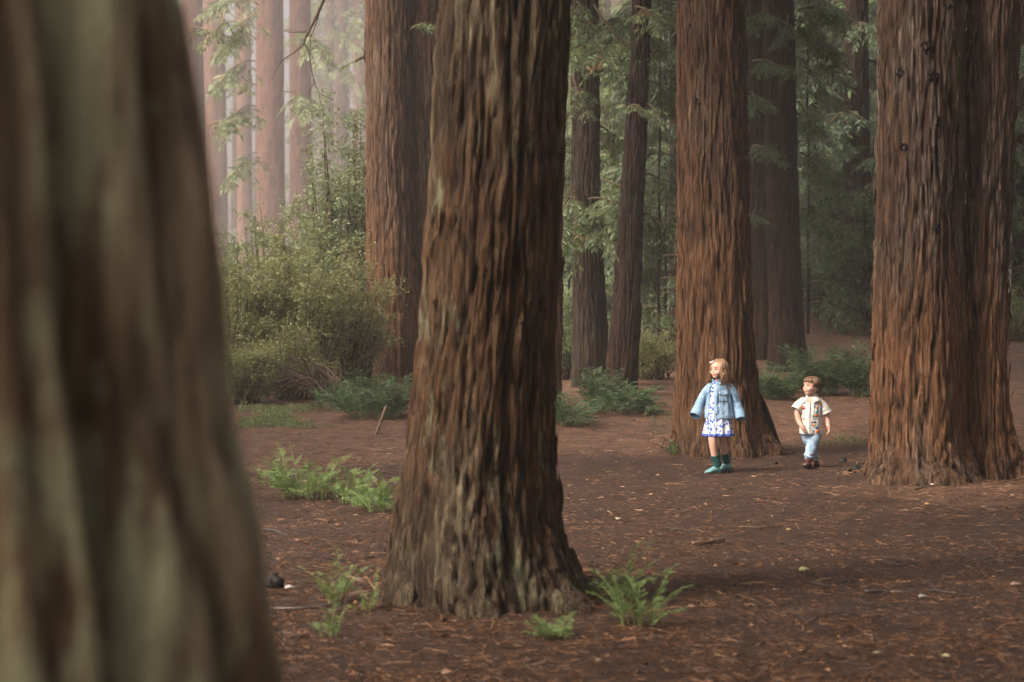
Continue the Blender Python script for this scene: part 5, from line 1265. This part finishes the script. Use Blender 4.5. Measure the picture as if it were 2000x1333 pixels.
obj('seam', *patch(js, ta(1391), ta(1436), .828, .824, .005, 30, 3), STITCH, jacket)
thick(obj('pocket', *patch(js, ta(1403), ta(1419), .786, .72, .004, 10, 8), DENIM_L, jacket), .003)
pk = obj('placket', *patch(js, op + gap, op + gap + R(17), .86, .59, .004, 5, 24), DENIM_L, jacket); thick(pk, .004)
for z in (.83, .77, .71, .65, .59): obj('button', *disc(*js(op + gap + R(9), z, .010), .0062), BUTTON, jacket)
thick(obj('pocket_flap', *patch(js, op - R(30), op - R(18), .815, .79, .006, 6, 4), DENIM_L, jacket), .006)
boot(girl, (-.026, -.05, .075), (-.93, -.36), .172, (-.040, -.056, .188), .043, TEAL_L, TEAL_D, SOLE, 0.0)
boot(girl, (.088, .088, .098), (-.93, -.30), .172, (.074, .070, .200), .043, TEAL_L, TEAL_D, SOLE, -.22)

# --- boy
bd = 20.4; bx = (1585 - 1000) / F * bd; bz = float(gh(bx, bd))
boy = thing('person', (bx, bd, bz), 'small boy in a white shirt with embroidered flowers and jeans, smiling while walking', 'person')
s = Soup(); BA = head_axes(R(56), R(4)); hc = np.array([-.004, -.005, .832])
P = add_head(s, hc, BA, HK, 1.0)
s.add(*chain([(.008, .0, .78), (.012, .012, .73), (.012, .015, .69)], [.038, .036, .045]))
s.add(*ellipsoid((.005, .01, .62), (.098, .068, .09))); s.add(*ellipsoid((.0, .01, .50), (.088, .075, .10))); s.add(*ellipsoid((-.002, .01, .39), (.090, .076, .075)))
s.add(*chain([(-.085, .02, .672), (-.150, -.01, .575), (-.136, -.05, .472), (-.112, -.115, .432)], [.037, .031, .027, .020])); add_hand(s, (-.112, -.115, .432), (.22, -.15, -.95), (.9, .2, .2), .098, .45, 1)
s.add(*chain([(.098, .02, .665), (.150, .02, .56), (.168, .0, .475), (.170, -.035, .425)], [.037, .031, .027, .021])); add_hand(s, (.170, -.035, .425), (.08, -.25, -.95), (-.85, -.2, .0), .098, .65, -1)
s.add(*chain([(.042, .0, .36), (-.006, -.07, .225), (-.046, -.15, .09)], [.062, .044, .030])); s.add(*chain([(-.042, .02, .36), (.004, .05, .22), (.044, .13, .09)], [.062, .044, .030]))
body = remeshed('body', s, .0050, SKIN_B, boy)
face_parts(body, P, BA, HK, IRIS, BROW_B, LIPS_B, 1.0, TEETH)
s = Soup(); hair_locks(s, hc, BA, HK, 130, .80, 58, 15, .0080, 66, 1.02, False, .5); hair_locks(s, hc, BA, HK, 120, .80, 58, 16, .0056, 69, 1.04, False, .9, .0012); hair_locks(s, hc, BA, HK, 110, .80, 58, 17, .0020, 70, 1.07, False, .6, .002)
s.add(*ellipsoid(hc + np.array([.010, .018, .026]), (.076, .078, .077)))
s.build('hair', [HAIR_B], body)
rows = [(.730, .012, .012, .050, .048), (.715, .010, .012, .078, .060), (.690, .006, .012, .106, .074), (.63, .0, .01, .112, .086), (.50, -.004, .006, .108, .094), (.42, -.006, .004, .110, .098), (.352, -.008, .002, .114, .102)]
V, fs, ss = garment(rows, 110, 80, None, .007, 22, (.004, 7, .5), 8)
shirt = thick(obj('shirt', V, fs, WHITE, boy), .004)
for pts, rd in (([(-.035, .012, .695), (-.078, .016, .682), (-.118, .005, .645), (-.160, -.012, .592)], [.018, .042, .050, .058]), ([(.045, .012, .692), (.085, .018, .676), (.122, .018, .628), (.156, .016, .558)], [.018, .042, .052, .060])):
    V, fs = sleeve(pts, rd, 30, 14, .006, int(rd[3] * 1000)); thick(obj('sleeve', V, fs, WHITE, shirt), .004)
V, fs, cs_ = garment([(.755, .010, .020, .066, .058), (.728, .010, .016, .056, .052), (.708, .008, .010, .088, .072)], 60, 14, (R(-90 - 18) + R(26), R(-90 - 18) + 2 * np.pi - R(26)), .003, 25)
thick(obj('collar', V, fs, WHITE, shirt), .005)
for sg in (-1, 1):                                                  # pointed collar wings and the skin of the open neck
    a0 = R(-108) + sg * R(20)
    thick(obj('collar_wing', *patch(ss, a0, a0 + sg * R(42), .724, .688, .010, 6, 5, lambda u, v: -.022 * v * (1 - u)), WHITE, shirt), .004)
obj('neck_opening', *patch(ss, R(-108 - 13), R(-108 + 13), .729, .672, .003, 7, 7, None), SKIN_B, shirt)
pk = obj('placket', *patch(ss, R(-108 - 6), R(-108 + 6), .672, .356, .004, 4, 30), WHITE, shirt); thick(pk, .003)
for z in (.62, .55, .48, .41): obj('button', *disc(*ss(R(-108), z, .008), .005), plain('shirt_button', (.6, .58, .54), .4, .5, .05), shirt)
EM = {n: plain('thread_' + n, c, .8, .2, .15, 60) for n, c in dict(red=(.55, .06, .03), orange=(.72, .20, .04), blue=(.06, .20, .50), teal=(.05, .34, .42), green=(.16, .26, .08), yellow=(.72, .55, .12), dark=(.06, .05, .12), pink=(.58, .16, .20)).items()}
ex = lambda cx: (1530 + cx / 6.664 - 1585) / 190.6
ez = lambda cy_: (912 - (720 + cy_ / 6.664)) / 190.6
g = np.random.default_rng(5)
def spot(cx, cyy, off=.0045):
    return ss(-math.acos(np.clip((ex(cx) + .003) / .114, -.97, .97)), ez(cyy), off)
def stitchwork(items, x0, x1):
    for (cx, cyy, r, pet, c1, c2) in items:
        p, nr = spot(cx, cyy); f = obj('embroidered_flower', *disc(p, nr, r, pet, 20, .04), EM[c1], shirt)
        if c2: obj('flower_centre', *disc(p + nr * .0015, nr, r * .45, 0, 12, .1), EM[c2], f)
    s = Soup(); names = list(EM)
    for _ in range(60):
        p, nr = spot(g.uniform(x0, x1), g.uniform(395, 810), .005)
        s.add(*disc(p, nr, g.uniform(.002, .0042), 0, 6, .1), names.index(['green', 'green', 'teal', 'yellow', 'pink', 'blue'][g.integers(6)]))
    tag(s.build('fine_stitching', list(EM.values()), shirt), kind='stuff')
Lf = [(252, 498, .016, 6, 'red', 'orange'), (232, 440, .010, 5, 'pink', 'red'), (225, 562, .012, 5, 'red', 'pink'), (262, 436, .008, 0, 'blue', None), (258, 640, .009, 5, 'red', 'orange'), (240, 700, .011, 5, 'dark', 'green'), (262, 780, .011, 5, 'dark', 'orange'), (215, 395, .009, 4, 'red', None)]
Rf = [(462, 443, .016, 6, 'orange', 'yellow'), (388, 480, .011, 4, 'blue', 'teal'), (420, 496, .010, 5, 'orange', 'red'), (418, 545, .015, 3, 'teal', None), (418, 596, .014, 6, 'red', 'orange'), (380, 600, .010, 5, 'green', 'teal'), (395, 635, .009, 4, 'teal', None), (355, 678, .008, 3, 'red', None), (400, 680, .013, 2, 'dark', 'blue'), (395, 718, .012, 2, 'orange', 'yellow'), (372, 716, .008, 3, 'dark', None), (420, 748, .015, 3, 'teal', 'blue'), (462, 750, .006, 0, 'pink', None), (432, 800, .017, 6, 'orange', 'red'), (385, 795, .008, 3, 'blue', None), (405, 410, .010, 3, 'blue', None), (440, 408, .008, 3, 'green', None)]
stitchwork(Lf, 210, 275); stitchwork(Rf, 365, 465)
# jeans: hips and two crossing legs grown as one piece
s = Soup()
s.add(*ellipsoid((-.002, .008, .385), (.098, .086, .060)))
s.add(*chain([(.044, .0, .365), (.020, -.035, .290), (-.006, -.070, .225), (-.028, -.112, .160), (-.042, -.140, .125)], [.070, .064, .055, .050, .050], 16))
s.add(*chain([(-.044, .02, .365), (-.022, .03, .290), (.004, .052, .215), (.026, .090, .150), (.042, .120, .104)], [.068, .061, .053, .047, .046], 16))
jeans = remeshed('jeans', s, .006, DENIM_J, boy, 3)
co = np.zeros(len(jeans.data.vertices) * 3, np.float32); jeans.data.vertices.foreach_get('co', co); co = co.reshape(-1, 3)
nr = np.zeros_like(co).ravel(); jeans.data.vertices.foreach_get('normal', nr); nr = nr.reshape(-1, 3)
co = co + nr * (.009 * noise(co[:, 0] * 9, co[:, 1] * 9, co[:, 2] * 38 + co[:, 0] * 14, 3) * smooth(.36, .26, co[:, 2]) + .002)[:, None]
jeans.data.vertices.foreach_set('co', co.astype(np.float32).ravel()); jeans.data.update()
b1 = boot(boy, (-.048, -.155, .085), (-.50, -.87), .150, (-.042, -.138, .150), .043, BROWN_L, BROWN_L, SOLE_B, .20, pointed=False)
b2 = boot(boy, (.046, .128, .090), (-.58, -.81), .150, (.043, .122, .126), .041, BROWN_L, BROWN_L, SOLE_B, -.30, pointed=False)
for k in range(3): obj('lace', *tube([np.array([-.076, -.185 - .012 * k, .105 - .013 * k]), np.array([-.064, -.205 - .012 * k, .108 - .013 * k]), np.array([-.042, -.202 - .012 * k, .104 - .013 * k])], .003, 5), LACE, b1)
# ------------------------------------------------------------------ the foggy air
HAZE = 0.0013
hm = bpy.data.materials.new('haze'); hm.use_nodes = True
nt = hm.node_tree; nt.nodes.remove(nt.nodes['Principled BSDF'])
pv = nt.nodes.new('ShaderNodeVolumePrincipled'); pv.inputs['Density'].default_value = HAZE
pv.inputs['Color'].default_value = (0.93, 0.92, 0.90, 1); pv.inputs['Anisotropy'].default_value = 0.1
for k in ('Density Attribute', 'Temperature Attribute', 'Color Attribute'):
    if k in pv.inputs: pv.inputs[k].default_value = ''
nt.links.new(pv.outputs[0], nt.nodes['Material Output'].inputs['Volume'])
hm.cycles.homogeneous_volume = True
x0, x1, y0, y1, z0, z1 = -125, 125, -35, 290, -1.6, 52
V = [(x, y, z) for z in (z0, z1) for y in (y0, y1) for x in (x0, x1)]
hz = obj('haze', np.array(V, float), [np.array([(0, 2, 3, 1), (4, 5, 7, 6), (0, 1, 5, 4), (2, 6, 7, 3), (0, 4, 6, 2), (1, 3, 7, 5)])], hm, shade=False)
tag(hz, 'pale fog hanging between the trees', 'haze', kind='stuff')
